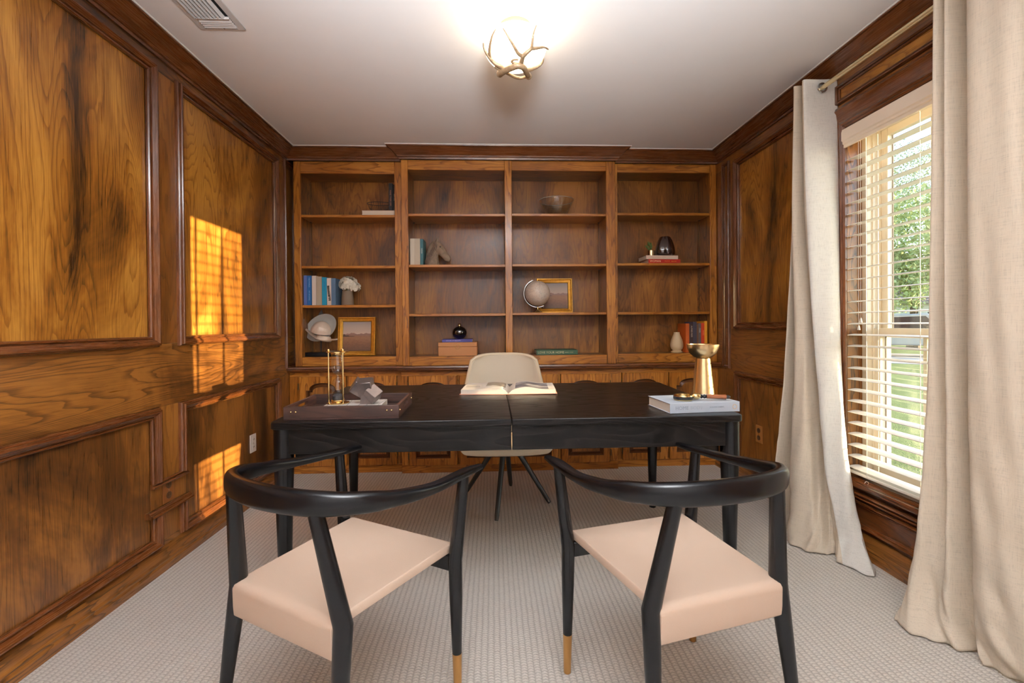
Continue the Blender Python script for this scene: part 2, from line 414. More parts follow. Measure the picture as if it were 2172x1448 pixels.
# ------------------------------------------------------------------ crown, white bead, baseboards
cr = [(0, -.082), (.010, -.082), (.012, -.070), (.020, -.067), (.024, -.058), (.034, -.050), (.054, -.030), (.072, -.016), (.078, -.011), (.088, -.010), (.090, 0), (0, 0)]
path = [(XL, YF, ZC), (XL, 3.49, ZC), (-.672, 3.49, ZC), (-.672, 3.44, ZC), (.955, 3.44, ZC), (.955, 3.49, ZC), (XR, 3.49, ZC), (XR, YF, ZC)]
crn = tag(MB().sweep(path, (0, 0, 1), cr, False).build('trim_1', MY, angle=25, fix=True), kind='structure')
crn.data.materials.append(MX)
for i, f in enumerate(crn.data.polygons):
    q = i//(len(cr)-1)
    if q < len(path)-1 and abs(path[q+1][0]-path[q][0]) > abs(path[q+1][1]-path[q][1]): f.material_index = 1
tag(MB().sweep(path, (0, 0, 1), [(.089, -.004), (.094, -.0035), (.096, 0), (.089, 0)], False).build('trim_2', m_white, fix=True), kind='structure')
bbp = [(0, 0), (.030, 0), (.030, .030), (.024, .040), (.026, .048), (.018, .056), (.016, .080), (.010, .092), (.004, .100), (0, .104)]
BBM = wm('mid', 'Y', lines=.6, K=14, fig=10, blotch=.4)
tag(MB().sweep([(XL, YF, 0), (XL, 3.5, 0)], (0, 0, 1), bbp, False).build('baseboard_left', BBM, angle=25, fix=True), kind='structure')
tag(MB().sweep([(XR, 3.5, 0), (XR, YF, 0)], (0, 0, 1), bbp, False).build('baseboard_right', BBM, angle=25, fix=True), kind='structure')

# ------------------------------------------------------------------ window unit
wn = tag(MB().box(XR+.075, XR+.20, OY1-.032, OY1+.0, OZ0, OZ1).box(XR+.075, XR+.20, OY0, OY0+.032, OZ0, OZ1)
    .box(XR+.075, XR+.20, OY0, OY1, OZ1-.03, OZ1).box(XR+.075, XR+.20, OY0, OY1, OZ0-.02, OZ0+.03)
    .box(XR+.10, XR+.11, OY1-.040, OY1-.032, OZ0, OZ1).box(XR+.13, XR+.14, OY1-.040, OY1-.032, OZ0, OZ1).build('window_1', m_vinyl, bevel=.002, seg=1), kind='structure')
def sash(x0, x1, z0, z1, name):
    a, b = OY0+.032, OY1-.036; wd = .036
    o = MB().box(x0, x1, a, a+wd, z0, z1).box(x0, x1, b-wd, b, z0, z1).box(x0, x1, a+wd, b-wd, z0, z0+wd).box(x0, x1, a+wd, b-wd, z1-wd, z1).build(name, m_vinyl, wn, bevel=.002, seg=1)
    B((x0+x1)/2-.002, (x0+x1)/2+.002, a+wd-.004, b-wd+.004, z0+wd-.004, z1-wd+.004).build('pane', m_pane, o, smooth=False)
    for ym in (1.92, 1.69):
        B(x1-.010, x1-.002, ym-.009, ym+.009, z0+wd, z1-wd).build('muntin', m_vinyl, o)
    mg = B(x1-.006, x1-.001, a+wd-.003, a+wd+.003, z0+wd, z1-wd).box(x1-.006, x1-.001, b-wd-.003, b-wd+.003, z0+wd, z1-wd).build('gasket', plain('gasket', (90, 80, 72), .6) if 'gasket' not in bpy.data.materials else bpy.data.materials['gasket'], o)
    return o
sash(XR+.145, XR+.175, 1.04, OZ1-.03, 'upper_sash')
sash(XR+.105, XR+.138, OZ0+.03, 1.085, 'lower_sash')

# blinds
bl = thing('window_blind', 'white horizontal slat blind hanging in the window between two linen curtains', 'blind', (XR+.03, OY0+.5, OZ0))
bo = (XR+.03, OY0+.5, OZ0)
val = [(XR-.028, 1.978), (XR-.028, 1.992), (XR-.034, 1.996), (XR-.034, 2.006), (XR-.040, 2.012), (XR-.040, 2.052), (XR-.036, 2.066), (XR-.022, 2.068), (XR-.018, 1.978)]
mb = MB(); mb.loft([[(x, y, z) for x, z in val] for y in (OY0+.01, OY1-.014)]); mb.build('valance', plain('valance', (240, 224, 204), .4), bl, bo, fix=True)
B(XR-.012, XR+.045, OY0+.015, OY1-.02, 2.02, 2.065).build('headrail', m_white, bl, bo)
sl_me = None
nsl = 29
sy0, sy1 = OY0+.015, OY1-.016
def slat_mesh():
    n = 6; loops = []
    pr = []
    for i in range(n+1):
        u = -1+2*i/n; pr.append((u*.030, .0030*(1-u*u)))
    ring = [(x, z+.0013) for x, z in pr] + [(x, z-.0013) for x, z in reversed(pr)]
    mb = MB().loft([[(x, y, z) for x, z in ring] for y in (sy0-bo[1], sy1-bo[1])])
    return mb.mesh('slat', m_slat)
sm = slat_mesh()
for i in range(nsl):
    o = bpy.data.objects.new('slat', sm); link(o, bl)
    z = .402 + i*(1.975-.402)/nsl
    o.location = (XR+.017-bo[0], 0, z-bo[2]); o.rotation_euler = (0, math.radians(-4), 0)
B(XR-.012, XR+.046, sy0, sy1, .372, .387).build('bottom_rail', m_slat, bl, bo, bevel=.004)
for yy in (1.33, 1.80, 2.07):
    for dx in (-.012, .046):
        MB().tube([(XR+dx, yy, .375), (XR+dx, yy, 2.0)], .0012, 5).build('ladder_cord', m_slat, bl, bo)
for dy in (0, .012):
    MB().tube([(XR-.014, 2.10+dy, 1.99), (XR-.014, 2.10+dy, 1.13-dy*3)], .001, 5).build('lift_cord', m_slat, bl, bo)
    MB().lathe([(.002, .02), (.004, .012), (.006, 0), (.0055, -.002)], (XR-.014, 2.10+dy, 1.115-dy*3), 12).build('tassel', m_slat, bl, bo)
MB().tube([(XR-.014, 2.07+.012*math.sin(a*1.3), .375-.012-.018*math.sin(a)-.004*a) for a in [i*PI/6 for i in range(13)]], .0012, 5).build('knotted_cord', m_slat, bl, bo)

# curtain rod
rd = thing('curtain_rod', 'thin brass curtain rod along the top of the right wall', 'curtain rod', (1.70, 1.7, 2.315))
MB().tube([(0, -1.1, 0), (0, .655, 0)], .0115, 16).build('rod', plain('rod_brass', (236, 216, 172), .25, metal=.55), rd)
for y in (.63, -1.0):
    MB().tube([(0, y, -.012), (.04, y, -.02), (.078, y, -.02)], .006, 10).lathe([(.02, 0), (.02, .006)], (.07, y, -.02), 12).build('bracket', m_brass, rd)

# ------------------------------------------------------------------ curtains
m_lining = linen('pale_lining', (236, 234, 228))
def curtain(name, label, secs, zs, lining=0):
    """secs: for each height a list of (x,y) fold points, all of one length; smooth interpolation"""
    base = (secs[0][0][0], secs[0][0][1], 0)
    t = thing(name, label, 'curtain', (base[0], base[1], 0), 0, None)
    def cr_(p, n):   # catmull-rom resample of a polyline
        q = [p[0]]+p+[p[-1]]; out = []
        for i in range(len(p)-1):
            a, b, c, d = [Vector(x) for x in q[i:i+4]]
            for k in range(n):
                s = k/n
                out.append(.5*((2*b)+(-a+c)*s+(2*a-5*b+4*c-d)*s*s+(-a+3*b-3*c+d)*s**3))
        out.append(Vector(p[-1])); return out
    grids = [cr_([(x, y, z) for x, y in s], 8) for s, z in zip(secs, zs)]
    cols = list(zip(*grids))
    rows = [cr_([tuple(v) for v in c], 9) for c in cols]
    n = len(rows[0]); mb = MB(); m = len(rows)
    rnd = random.Random(3)
    vs = []
    for i in range(n):
        for j in range(m):
            p = rows[j][i]
            zf = 1-min(1, p.z/2.3)
            wv = .004*math.sin(j*.9+p.z*7)*zf+.005*zf*zf*math.sin(p.z*23+j*.5)+.009*zf**6*math.sin(p.z*55+j*.8)*math.sin(j*.37)
            vs.append((p.x+wv, p.y+wv*.6, max(.004, p.z)))
    fs = [(i*m+j, i*m+j+1, (i+1)*m+j+1, (i+1)*m+j) for i in range(n-1) for j in range(m-1)]
    mb.add(vs, fs)
    o = mb.build('cloth', m_linen, t, (base[0], base[1], 0), angle=80)
    if lining:
        o.data.materials.append(m_lining)
        for i, f in enumerate(o.data.polygons):
            if i % (m-1) < lining: f.material_index = 1
    s = o.modifiers.new('s', 'SOLIDIFY'); s.thickness = .0022; s.offset = 0
    return t, rows, base
Z = [2.36, 2.25, 1.6, .9, .42, .12, .006]
A = .085
far = [
 [(1.775, 2.262), (1.70, 2.268), (1.612, 2.272), (1.64, 2.305), (1.765, 2.315), (1.76, 2.330), (1.622, 2.332), (1.618, 2.350), (1.75, 2.357), (1.75, 2.372), (1.632, 2.378)],
 [(1.775, 2.255), (1.70, 2.268), (1.612, 2.272), (1.64, 2.305), (1.765, 2.315), (1.76, 2.330), (1.622, 2.332), (1.618, 2.350), (1.75, 2.357), (1.75, 2.372), (1.632, 2.378)],
 [(1.765, 2.235), (1.70, 2.215), (1.607, 2.240), (1.64, 2.290), (1.75, 2.315), (1.74, 2.330), (1.612, 2.330), (1.608, 2.355), (1.74, 2.370), (1.74, 2.390), (1.622, 2.392)],
 [(1.745, 2.200), (1.70, 2.165), (1.620, 2.200), (1.67, 2.245), (1.70, 2.270), (1.66, 2.272), (1.600, 2.262), (1.588, 2.320), (1.70, 2.370), (1.70, 2.400), (1.580, 2.390)],
 [(1.728, 2.130), (1.69, 2.105), (1.630, 2.155), (1.67, 2.205), (1.68, 2.232), (1.63, 2.220), (1.572, 2.210), (1.552, 2.300), (1.66, 2.370), (1.66, 2.410), (1.540, 2.400)],
 [(1.715, 2.040), (1.68, 2.000), (1.628, 2.062), (1.65, 2.120), (1.66, 2.165), (1.60, 2.145), (1.548, 2.160), (1.522, 2.270), (1.65, 2.360), (1.66, 2.410), (1.520, 2.390)],
 [(1.690, 1.950), (1.655, 1.905), (1.595, 1.995), (1.615, 2.070), (1.64, 2.110), (1.58, 2.100), (1.525, 2.140), (1.490, 2.240), (1.62, 2.360), (1.65, 2.410), (1.495, 2.350)]]
ct, rows, cb = curtain('curtain', 'linen curtain hanging left of the window, its pale hem trailing on the carpet', far, Z, 17)
gm = MB()
gm.lathe([(.017, -.004), (.025, -.003), (.027, 0), (.025, .003), (.017, .004), (.017, -.004)], (0, 0, 0), 24, False).xf(Matrix.Translation((1.70-cb[0], 2.262-cb[1], 2.315)) @ Matrix.Rotation(PI/2, 4, 'X')).build('grommet', m_chrome, ct)
near = [
 [(1.724, 1.700), (1.700, 1.64), (1.612, 1.590), (1.660, 1.568), (1.612, 1.545), (1.724, 1.520), (1.608, 1.470), (1.600, 1.395), (1.610, 1.322), (1.724, 1.30), (1.724, 1.25), (1.610, 1.22), (1.600, 1.12), (1.724, 1.09), (1.724, 1.04), (1.610, 1.00), (1.600, .90)],
 [(1.724, 1.700), (1.700, 1.64), (1.612, 1.590), (1.660, 1.568), (1.612, 1.545), (1.724, 1.520), (1.608, 1.470), (1.600, 1.395), (1.610, 1.322), (1.724, 1.30), (1.724, 1.25), (1.610, 1.22), (1.600, 1.12), (1.724, 1.09), (1.724, 1.04), (1.610, 1.00), (1.600, .90)],
 [(1.724, 1.700), (1.690, 1.64), (1.605, 1.592), (1.650, 1.566), (1.606, 1.540), (1.724, 1.512), (1.600, 1.460), (1.590, 1.385), (1.605, 1.310), (1.724, 1.29), (1.724, 1.24), (1.600, 1.21), (1.590, 1.11), (1.724, 1.08), (1.724, 1.03), (1.600, .99), (1.590, .88)],
 [(1.724, 1.705), (1.680, 1.65), (1.596, 1.598), (1.650, 1.568), (1.600, 1.530), (1.720, 1.500), (1.590, 1.450), (1.578, 1.370), (1.600, 1.295), (1.724, 1.28), (1.724, 1.22), (1.590, 1.19), (1.580, 1.09), (1.724, 1.06), (1.724, 1.01), (1.590, .97), (1.580, .86)],
 [(1.724, 1.715), (1.660, 1.665), (1.580, 1.612), (1.630, 1.560), (1.590, 1.515), (1.690, 1.480), (1.580, 1.430), (1.570, 1.350), (1.600, 1.275), (1.710, 1.26), (1.710, 1.20), (1.580, 1.17), (1.570, 1.07), (1.710, 1.04), (1.710, .99), (1.580, .95), (1.570, .84)],
 [(1.690, 1.700), (1.600, 1.665), (1.540, 1.618), (1.580, 1.555), (1.570, 1.500), (1.650, 1.470), (1.570, 1.410), (1.575, 1.330), (1.610, 1.260), (1.700, 1.25), (1.700, 1.19), (1.580, 1.16), (1.570, 1.06), (1.700, 1.03), (1.700, .98), (1.580, .94), (1.570, .83)],
 [(1.580, 1.680), (1.520, 1.650), (1.478, 1.590), (1.510, 1.525), (1.565, 1.465), (1.630, 1.450), (1.590, 1.400), (1.610, 1.320), (1.640, 1.250), (1.700, 1.24), (1.700, 1.18), (1.600, 1.15), (1.590, 1.05), (1.700, 1.02), (1.700, .97), (1.600, .93), (1.590, .82)]]
ct2, rows2, cb2 = curtain('curtain', 'wide linen curtain filling the right edge of the picture, puddled on the carpet', near, Z)

# ------------------------------------------------------------------ bookcases
m_pin = plain('pin_metal', (96, 88, 76), .4, metal=.8)
def bookcase(label, x0, x1, yf, openings, shelves, zb, zt, top, group='built in bookcases along the back wall'):
    base = ((x0+x1)/2, YB-.005, .81)
    t = thing('bookcase', label, 'bookcase', base, 0, group)
    yb = YB-.005; th = .02
    B(x0, x1, yb-.014, yb, .82, ZC-.06).build('back_panel', wm('back', 'Z', lines=.25, K=26, fig=5.5, blotch=.9, rough=.36, coat=.08), t, base)
    # face frame
    fz = wm('case', 'Z', **CASEK); fx = wm('case', 'X', **CASEK)
    xs = [x0]
    for a, b in openings: xs += [a, b]
    xs.append(x1)
    for i in range(0, len(xs), 2):
        B(xs[i], xs[i+1], yf, yf+th, .812, top).build('stile', fz, t, base, bevel=.003)
    for a, b in openings:
        B(a, b, yf+.001, yf+th, zt, top).build('rail', fx, t, base, bevel=.0025)
        B(a, b, yf+.001, yf+th, .812, zb).build('rail', fx, t, base, bevel=.0025)
        B(a-.018, a-.002, yf+th, yb-.014, .82, zt+.04).build('side_panel', wm('back', 'Z'), t, base)
        B(b+.002, b+.018, yf+th, yb-.014, .82, zt+.04).build('side_panel', wm('back', 'Z'), t, base)
        B(a-.018, b+.018, yf+th, yb-.014, zt+.005, zt+.02).build('top_panel', wm('back', 'X'), t, base)
        B(a-.002, b+.002, yf+th, yb-.014, zb-.02, zb-.001).build('bottom_panel', wm('back', 'X'), t, base)
    for (a, b), sh in zip(openings, shelves):
        for z in sh:
            o = B(a-.0015, b+.0015, yf+.014, yb-.015, z-.020, z).build('shelf', wm('case', 'X', lines=.3, K=12, fig=7, blotch=.3), t, base, bevel=.0025)
            for xx, sgn in ((a-.0018, 1), (b+.0018, -1)):
                MB().box(min(xx, xx+.014*sgn), max(xx, xx+.014*sgn), yb-.07, yb-.062, z-.027, z-.0205).build('shelf_pin', m_pin, o, (base))
    # shelf standards (slotted metal strips)
    for a, b in openings:
        for xx in (a-.0015, b-.0005):
            B(xx, xx+.002, yb-.055, yb-.040, zb+.01, zt-.01).build('shelf_strip', plain('strip', (120, 92, 60), .4, metal=.5) if 'strip' not in bpy.data.materials else bpy.data.materials['strip'], t, base)
    return t
bookcase('narrow oak bookcase at the left of the back wall, with blue books', -1.487, -.677, 3.51, [(-1.436, -.733)], [[1.963, 1.575, 1.276]], .882, 2.272, 2.362)
bookcase('wide double oak bookcase in the middle of the back wall, standing slightly forward', -.672, .955, 3.46, [(-.622, .106), (.160, .884)], [[1.962, 1.576, 1.204], [1.965, 1.580, 1.208]], .880, 2.288, 2.362)
bookcase('narrow oak bookcase at the right of the back wall, with red and orange books', .962, 1.774, 3.51, [(.986, 1.722)], [[1.985, 1.592, 1.208]], .882, 2.296, 2.362)
# filler strip by the left wall
# ------------------------------------------------------------------ worktop ledge
bm_ = MB().sweep([(XL+.002, 3.475, .812), (-.69, 3.475, .812), (-.69, 3.435, .812), (.975, 3.435, .812), (.975, 3.475, .812), (XR-.002, 3.475, .812)], (0, 0, 1),
    [(-.05, 0), (.018, 0), (.022, -.006), (.022, -.016), (.014, -.022), (.018, -.028), (.012, -.036), (.004, -.044), (-.05, -.044)], False)
bm_.box(XL+.002, XR-.002, 3.50, YB-.002, .770, .812)
o = bm_.build('worktop', wm('dark', 'X', lines=.3, K=12, fig=8, blotch=.4, rough=.2, coat=.6), fix=True)
tag(o, 'dark wooden ledge running across the back wall between the bookcases and the cupboards', 'worktop')

# ------------------------------------------------------------------ base cabinets with arched doors
def arch(l, r, b, t, sh, n=14):
    """closed loop seen from the front; t is the crown of the arch, sh the shoulder height"""
    p = [(l, b), (r, b)]
    p += [(r, b+(sh-b)*k/3) for k in range(1, 4)]
    c = (l+r)/2; hw = (r-l)/2
    e = hw*.80
    for k in range(n+1):
        a = PI*k/n
        x = c+e*math.cos(a); z = sh+(t-sh)*(math.sin(a)**.75 if math.sin(a) > 0 else 0)
        p.append((x, z))
    p += [(l, b+(sh-b)*k/3) for k in range(3, 0, -1)]
    return p
def door(t, base, x0, x1, yf, z0, z1, hinge_left, broad):
    w = .052
    l, r, b = x0+w, x1-w, z0+.055
    tt = z1-.055+.006; sh = tt-.055
    outer = arch(x0, x1, z0, z1, z1)
    inner = arch(l, r, b, tt, sh)
    # map the outer loop onto the rectangle's top edge
    oo = []
    for (x, z), (ix, iz) in zip(outer, inner): oo.append((x0+(ix-l)/(r-l)*(x1-x0) if z >= z1-1e-6 else x, z))
    L = lambda loop, y: [(x, y, z) for x, z in loop]
    y = yf
    mb = MB().loft([L(oo, y+.02), L(oo, y+.004), L([(x0+.004+(x-x0)*(1-.008/(x1-x0)), z0+.004+(z-z0)*(1-.008/(z1-z0))) for x, z in oo], y), L(inner, y),
                    L(arch(l+.004, r-.004, b+.004, tt-.004, sh-.003), y+.006), L(arch(l+.010, r-.010, b+.010, tt-.010, sh-.007), y+.017)], True, False)
    d = mb.build('door', wm('case', 'Z', **CASEK), t, base, angle=30, fix=True)
    d.data.materials.append(m_groove)
    for i, f in enumerate(d.data.polygons):
        if i//len(inner) >= 3: f.material_index = 1
    g = .030
    pm = MB().loft([L(arch(l+.0105, r-.0105, b+.0105, tt-.0105, sh-.0075), y+.017), L(arch(l+g, r-g, b+g, tt-g, sh-.014), y+.003)], True, True)
    pp = pm.build('door_panel', wm('mid', 'Z', lines=.4, K=14, fig=8, blotch=.5), d, base, angle=25, fix=True)
    pp.data.materials.append(m_groove)
    for i, f in enumerate(pp.data.polygons):
        if i < len(inner): f.material_index = 1
    hx = x0-.004 if hinge_left else x1+.004
    for z in (z1-.075, z0+.075):
        MB().tube([(hx, y-.001, z-.024), (hx, y-.001, z+.024)], .0035, 8).build('hinge', plain('hinge', (96, 84, 66), .4, metal=.7) if 'hinge' not in bpy.data.materials else bpy.data.materials['hinge'], d, base)
    return d
def cabinet(label, x0, x1, yf, doors):
    base = ((x0+x1)/2, YB-.01, 0)
    t = thing('base_cabinet', label, 'cabinet', base, 0, 'oak cupboards under the bookcases')
    B(x0, x1, yf+.02, YB-.01, .0, .768).build('carcass', wm('back', 'X'), t, base)
    xs = [x0]+[d[0] for d in doors]+[doors[-1][1]]
    B(x0, x1, yf, yf+.022, .735, .768).build('rail', wm('case', 'X', **CASEK), t, base, bevel=.002)
    B(x0, x1, yf, yf+.022, .0, .062).build('rail', wm('case', 'X', **CASEK), t, base, bevel=.002)
    ed = [x0]+[v for d in doors for v in d[:2]]+[x1]
    for i in range(0, len(ed), 2):
        B(ed[i], ed[i+1], yf, yf+.022, .0622, .7348).build('stile', wm('case', 'Z', **CASEK), t, base, bevel=.002)
    for i, d in enumerate(doors):
        door(t, base, d[0]+.004, d[1]-.004, yf-.018, .058, .737, i % 2 == 0, True)
    return t
cabinet('pair of arched oak cupboard doors at the left end under the blue books', XL+.003, -.69, 3.50, [(-1.455, -1.10), (-1.088, -.722)])
cabinet('run of four arched oak cupboard doors behind the cream chair', -.684, .966, 3.46, [(-.632, -.262), (-.252, .118), (.130, .505), (.520, .905)])
cabinet('pair of arched oak cupboard doors at the right end, partly behind the brass vase', .972, XR-.003, 3.50, [(1.005, 1.365), (1.378, 1.725)])

# ------------------------------------------------------------------ desk
DZ = .755
dk = thing('desk', 'large black oak table used as a desk in the middle of the room', 'desk', (.075, 2.25, 0))
db = (.075, 2.25, 0)
def top_leaf(xa, xb, ya, yb, flip):
    # xa/xb: near edge x's ; rounded outer corners
    pass
def corner(cx_, cy_, r, a0, n=6): return [(cx_+r*math.cos(a0+k*PI/2/n), cy_+r*math.sin(a0+k*PI/2/n)) for k in range(n+1)]
FY, BY = 1.732, 2.775
LXf, LXb, RXf, RXb = -.838, -.868, .985, 1.025
r_ = .03
lp = corner(LXf+r_, FY+r_, r_, PI)+[(.073, FY), (.073, BY)]+corner(LXb+r_, BY-r_, r_, PI/2)
rp = [(.0745, FY)]+corner(RXf-r_, FY+r_, r_, 3*PI/2)+corner(RXb-r_, BY-r_, r_, 0)+[(.0745, BY)]
for p in (lp, rp):
    MB().loft([[(x, y, DZ-.026) for x, y in p], [(x, y, DZ) for x, y in p]]).build('table_top', m_oak, dk, db, bevel=.003, fix=True)
ai = .035
B(LXf+ai+.03, .072, FY+.020, FY+.042, .632, DZ-.027).build('apron', m_oak, dk, db, bevel=.002)
B(.0755, RXf-ai-.03, FY+.020, FY+.042, .632, DZ-.027).build('apron', m_oak, dk, db, bevel=.002)
B(.0722, .0753, FY+.021, FY+.03, .640, .70).build('seam_pin', m_brass, dk, db)
B(LXb+.09, .072, BY-.042, BY-.02, .632, DZ-.027).build('apron', m_oak, dk, db, bevel=.002)
B(.0755, RXb-.09, BY-.042, BY-.02, .632, DZ-.027).build('apron', m_oak, dk, db, bevel=.002)
B(LXf+.025, LXf+.047, FY+.07, BY-.07, .632, DZ-.027).build('apron', m_oak, dk, db, bevel=.002)
B(RXf-.047, RXf-.025, FY+.07, BY-.07, .632, DZ-.027).build('apron', m_oak, dk, db, bevel=.002)
for lx, ly in ((LXf+.04, FY+.042), (RXf-.04, FY+.042), (LXb+.045, BY-.05), (RXb-.055, BY-.05)):
    MB().lathe([(.019, 0), (.020, .004), (.030, .42), (.036, .60), (.036, DZ-.027)], (lx, ly, 0), 20).build('leg', m_black, dk, db)
for sx in (-1, 1):
    cxx = LXf+.08 if sx < 0 else RXf-.08
    MB().add([(cxx, FY+.05, .632), (cxx+(-sx)*.10, FY+.05, .632), (cxx+(-sx)*.075, FY+.05, .600), (cxx, FY+.05, .600),
              (cxx, FY+.075, .632), (cxx+(-sx)*.10, FY+.075, .632), (cxx+(-sx)*.075, FY+.075, .600), (cxx, FY+.075, .600)],
             [(0, 1, 2, 3), (4, 7, 6, 5), (0, 4, 5, 1), (1, 5, 6, 2), (2, 6, 7, 3), (3, 7, 4, 0)]).build('corner_block', m_black, dk, db, fix=True)

# ------------------------------------------------------------------ armchairs
def armchair(label, x, y, rz):
    t = thing('armchair', label, 'chair', (x, y, 0), rz, 'black armchairs in front of the desk')
    cr = [(.262, .285, .664), (.262, .19, .670), (.270, .05, .677), (.264, -.08, .692), (.226, -.190, .708), (.140, -.258, .716), (0, -.283, .719)]
    pts = [Vector(p) for p in cr]+[Vector((-p[0], p[1], p[2])) for p in reversed(cr[:-1])]
    fl = [(.012, .008), (.021, .011), (.019, .013), (.018, .018), (.018, .025), (.018, .029), (.018, .030)]
    fl = fl+list(reversed(fl[:-1]))
    # resample smoothly
    P = []; Q = []
    q = [pts[0]]+pts+[pts[-1]]
    for i in range(len(pts)-1):
        a, b, c, d = q[i:i+4]
        for k in range(6):
            s = k/6
            P.append(.5*((2*b)+(-a+c)*s+(2*a-5*b+4*c-d)*s*s+(-a+3*b-3*c+d)*s**3))
            e = s*s*(3-2*s)
            Q.append((fl[i][0]*(1-e)+fl[i+1][0]*e, fl[i][1]*(1-e)+fl[i+1][1]*e))
    P.append(pts[-1]); Q.append(fl[-1])
    P = [P[0]+(P[0]-P[1])*.12]+P+[P[-1]+(P[-1]-P[-2])*.12]; Q = [(.005, .004)]+Q+[(.005, .004)]
    MB().tube(P, 1, 28, (0, 0, 1), Q, sq=.68).build('back_rail', m_black, t, angle=60)
    for s in (-1, 1):
        a = Vector((s*.240, .182, 0)); k = Vector((s*.233, .184, .405)); tp = Vector((s*.262, .19, .662))
        b1 = a.lerp(k, .125/.405)
        o = MB().tube([b1, a.lerp(k, .7), k, k.lerp(tp, .25), tp], [.0145, .0195, .0215, .0205, .0165], 16, (0, 1, 0)).build('leg', m_black, t)
        MB().tube([a, a.lerp(b1, .02), b1], [.009, .0115, .0148], 16, (0, 1, 0)).build('brass_tip', m_leg_brass, o)
        a = Vector((s*.215, -.262, 0)); k = Vector((s*.195, -.212, .428)); tp = Vector((s*.152, -.250, .70))
        b1 = a.lerp(k, .125/.428)
        o = MB().tube([b1, a.lerp(k, .7), k, k.lerp(tp, .25), tp], [.0145, .020, .0230, .0215, .0175], 16, (0, 1, 0)).build('leg', m_black, t)
        MB().tube([a, a.lerp(b1, .02), b1], [.009, .0115, .0148], 16, (0, 1, 0)).build('brass_tip', m_leg_brass, o)
    # seat frame
    MB().box(-.225, .225, .172, .192, .372, .418).build('apron', m_black, t, bevel=.002)
    MB().box(-.19, .19, -.215, -.198, .372, .418).build('apron', m_black, t, bevel=.002)
    # leather seat: a pad that rolls over at the back and drops
    def hw(y): return .184+(y+.235)/.435*.030
    pr = [(.205, .420), (.211, .430), (.208, .441), (.196, .446), (.10, .447), (0, .446), (-.12, .446), (-.20, .445)]
    for k in range(7):
        a = k/6*PI/2; pr.append((-.215-.022*math.sin(a), .423+.022*math.cos(a)))
    pr += [(-.236, .38), (-.234, .356), (-.228, .350), (-.221, .356), (-.220, .40), (-.216, .418), (-.19, .421), (.10, .421)]
    L = []
    n = len(pr)
    secs = [-1, -.985, -.9, -.5, 0, .5, .9, .985, 1]
    for u in secs:
        sh = .004 if abs(u) > .99 else 0
        cx_ = sum(p[0] for p in pr)/n
        L.append([(u*hw(yy), yy, zz-(sh if zz > .43 else -sh*.3)) for yy, zz in pr])
    MB().loft(L).build('seat', m_leather, t, bevel=.003, angle=50, fix=True)
    return t
armchair('black armchair nearer the panelled left wall, its cream leather seat turned towards the right', -.410, 1.337, -.521)
armchair('black armchair nearer the curtains, its cream leather seat facing the desk and the brass vase', .511, 1.326, .256)

# ------------------------------------------------------------------ cream desk chair
oc = thing('desk_chair', 'cream shell chair on four slanted dark metal legs, behind the desk', 'chair', (.08, 2.89, 0))
prof = [(-.272, .365), (-.287, .388), (-.27, .408), (-.15, .405), (0, .400), (.10, .412), (.165, .462), (.195, .56), (.215, .68), (.235, .80), (.248, .88), (.250, .912)]
wid = [.24, .27, .285, .29, .29, .295, .295, .285, .262, .235, .218, .190]
n = 17; vs = []
for i, ((y, z), w_) in enumerate(zip(prof, wid)):
    for j in range(n):
        u = -1+2*j/(n-1)
        e = abs(u)**3
        back = min(1, max(0, (z-.44)/.12))
        top = .018*abs(u)**4 if i == len(prof)-1 else (.006*abs(u)**4 if i == len(prof)-2 else 0)
        vs.append((u*w_, y-back*.075*e*(1-.3*max(0, (z-.6))/.3), z+(1-back)*.055*e*(1 if i > 1 else .2)-top))
mb = MB().add(vs, [(i*n+j, i*n+j+1, (i+1)*n+j+1, (i+1)*n+j) for i in range(len(prof)-1) for j in range(n-1)])
sh = mb.build('shell', m_shell, oc, angle=80)
s = sh.modifiers.new('ss', 'SUBSURF'); s.levels = 1; s.render_levels = 2
s = sh.modifiers.new('s', 'SOLIDIFY'); s.thickness = .022; s.offset = 0
edge = [vs[i*n] for i in range(2, len(prof))]+[vs[(len(prof)-1)*n+j] for j in range(1, n-1)]+[vs[i*n+n-1] for i in range(len(prof)-1, 1, -1)]
MB().tube(edge, .0125, 8).build('piping', m_piping, oc)
MB().lathe([(.10, .360), (.11, .364), (.11, .378), (.05, .384)], (0, 0, 0), 20).build('mount', m_grey_metal, oc)
for fx, fy in ((-.262, .135), (.272, -.07), (-.062, -.31), (.043, .255)):
    a = Vector((fx*.17, fy*.17, .366)); b = Vector((fx, fy, .004))
    o = MB().tube([b, b.lerp(a, .06), a], [.011, .014, .018], 12).build('leg', m_grey_metal, oc)

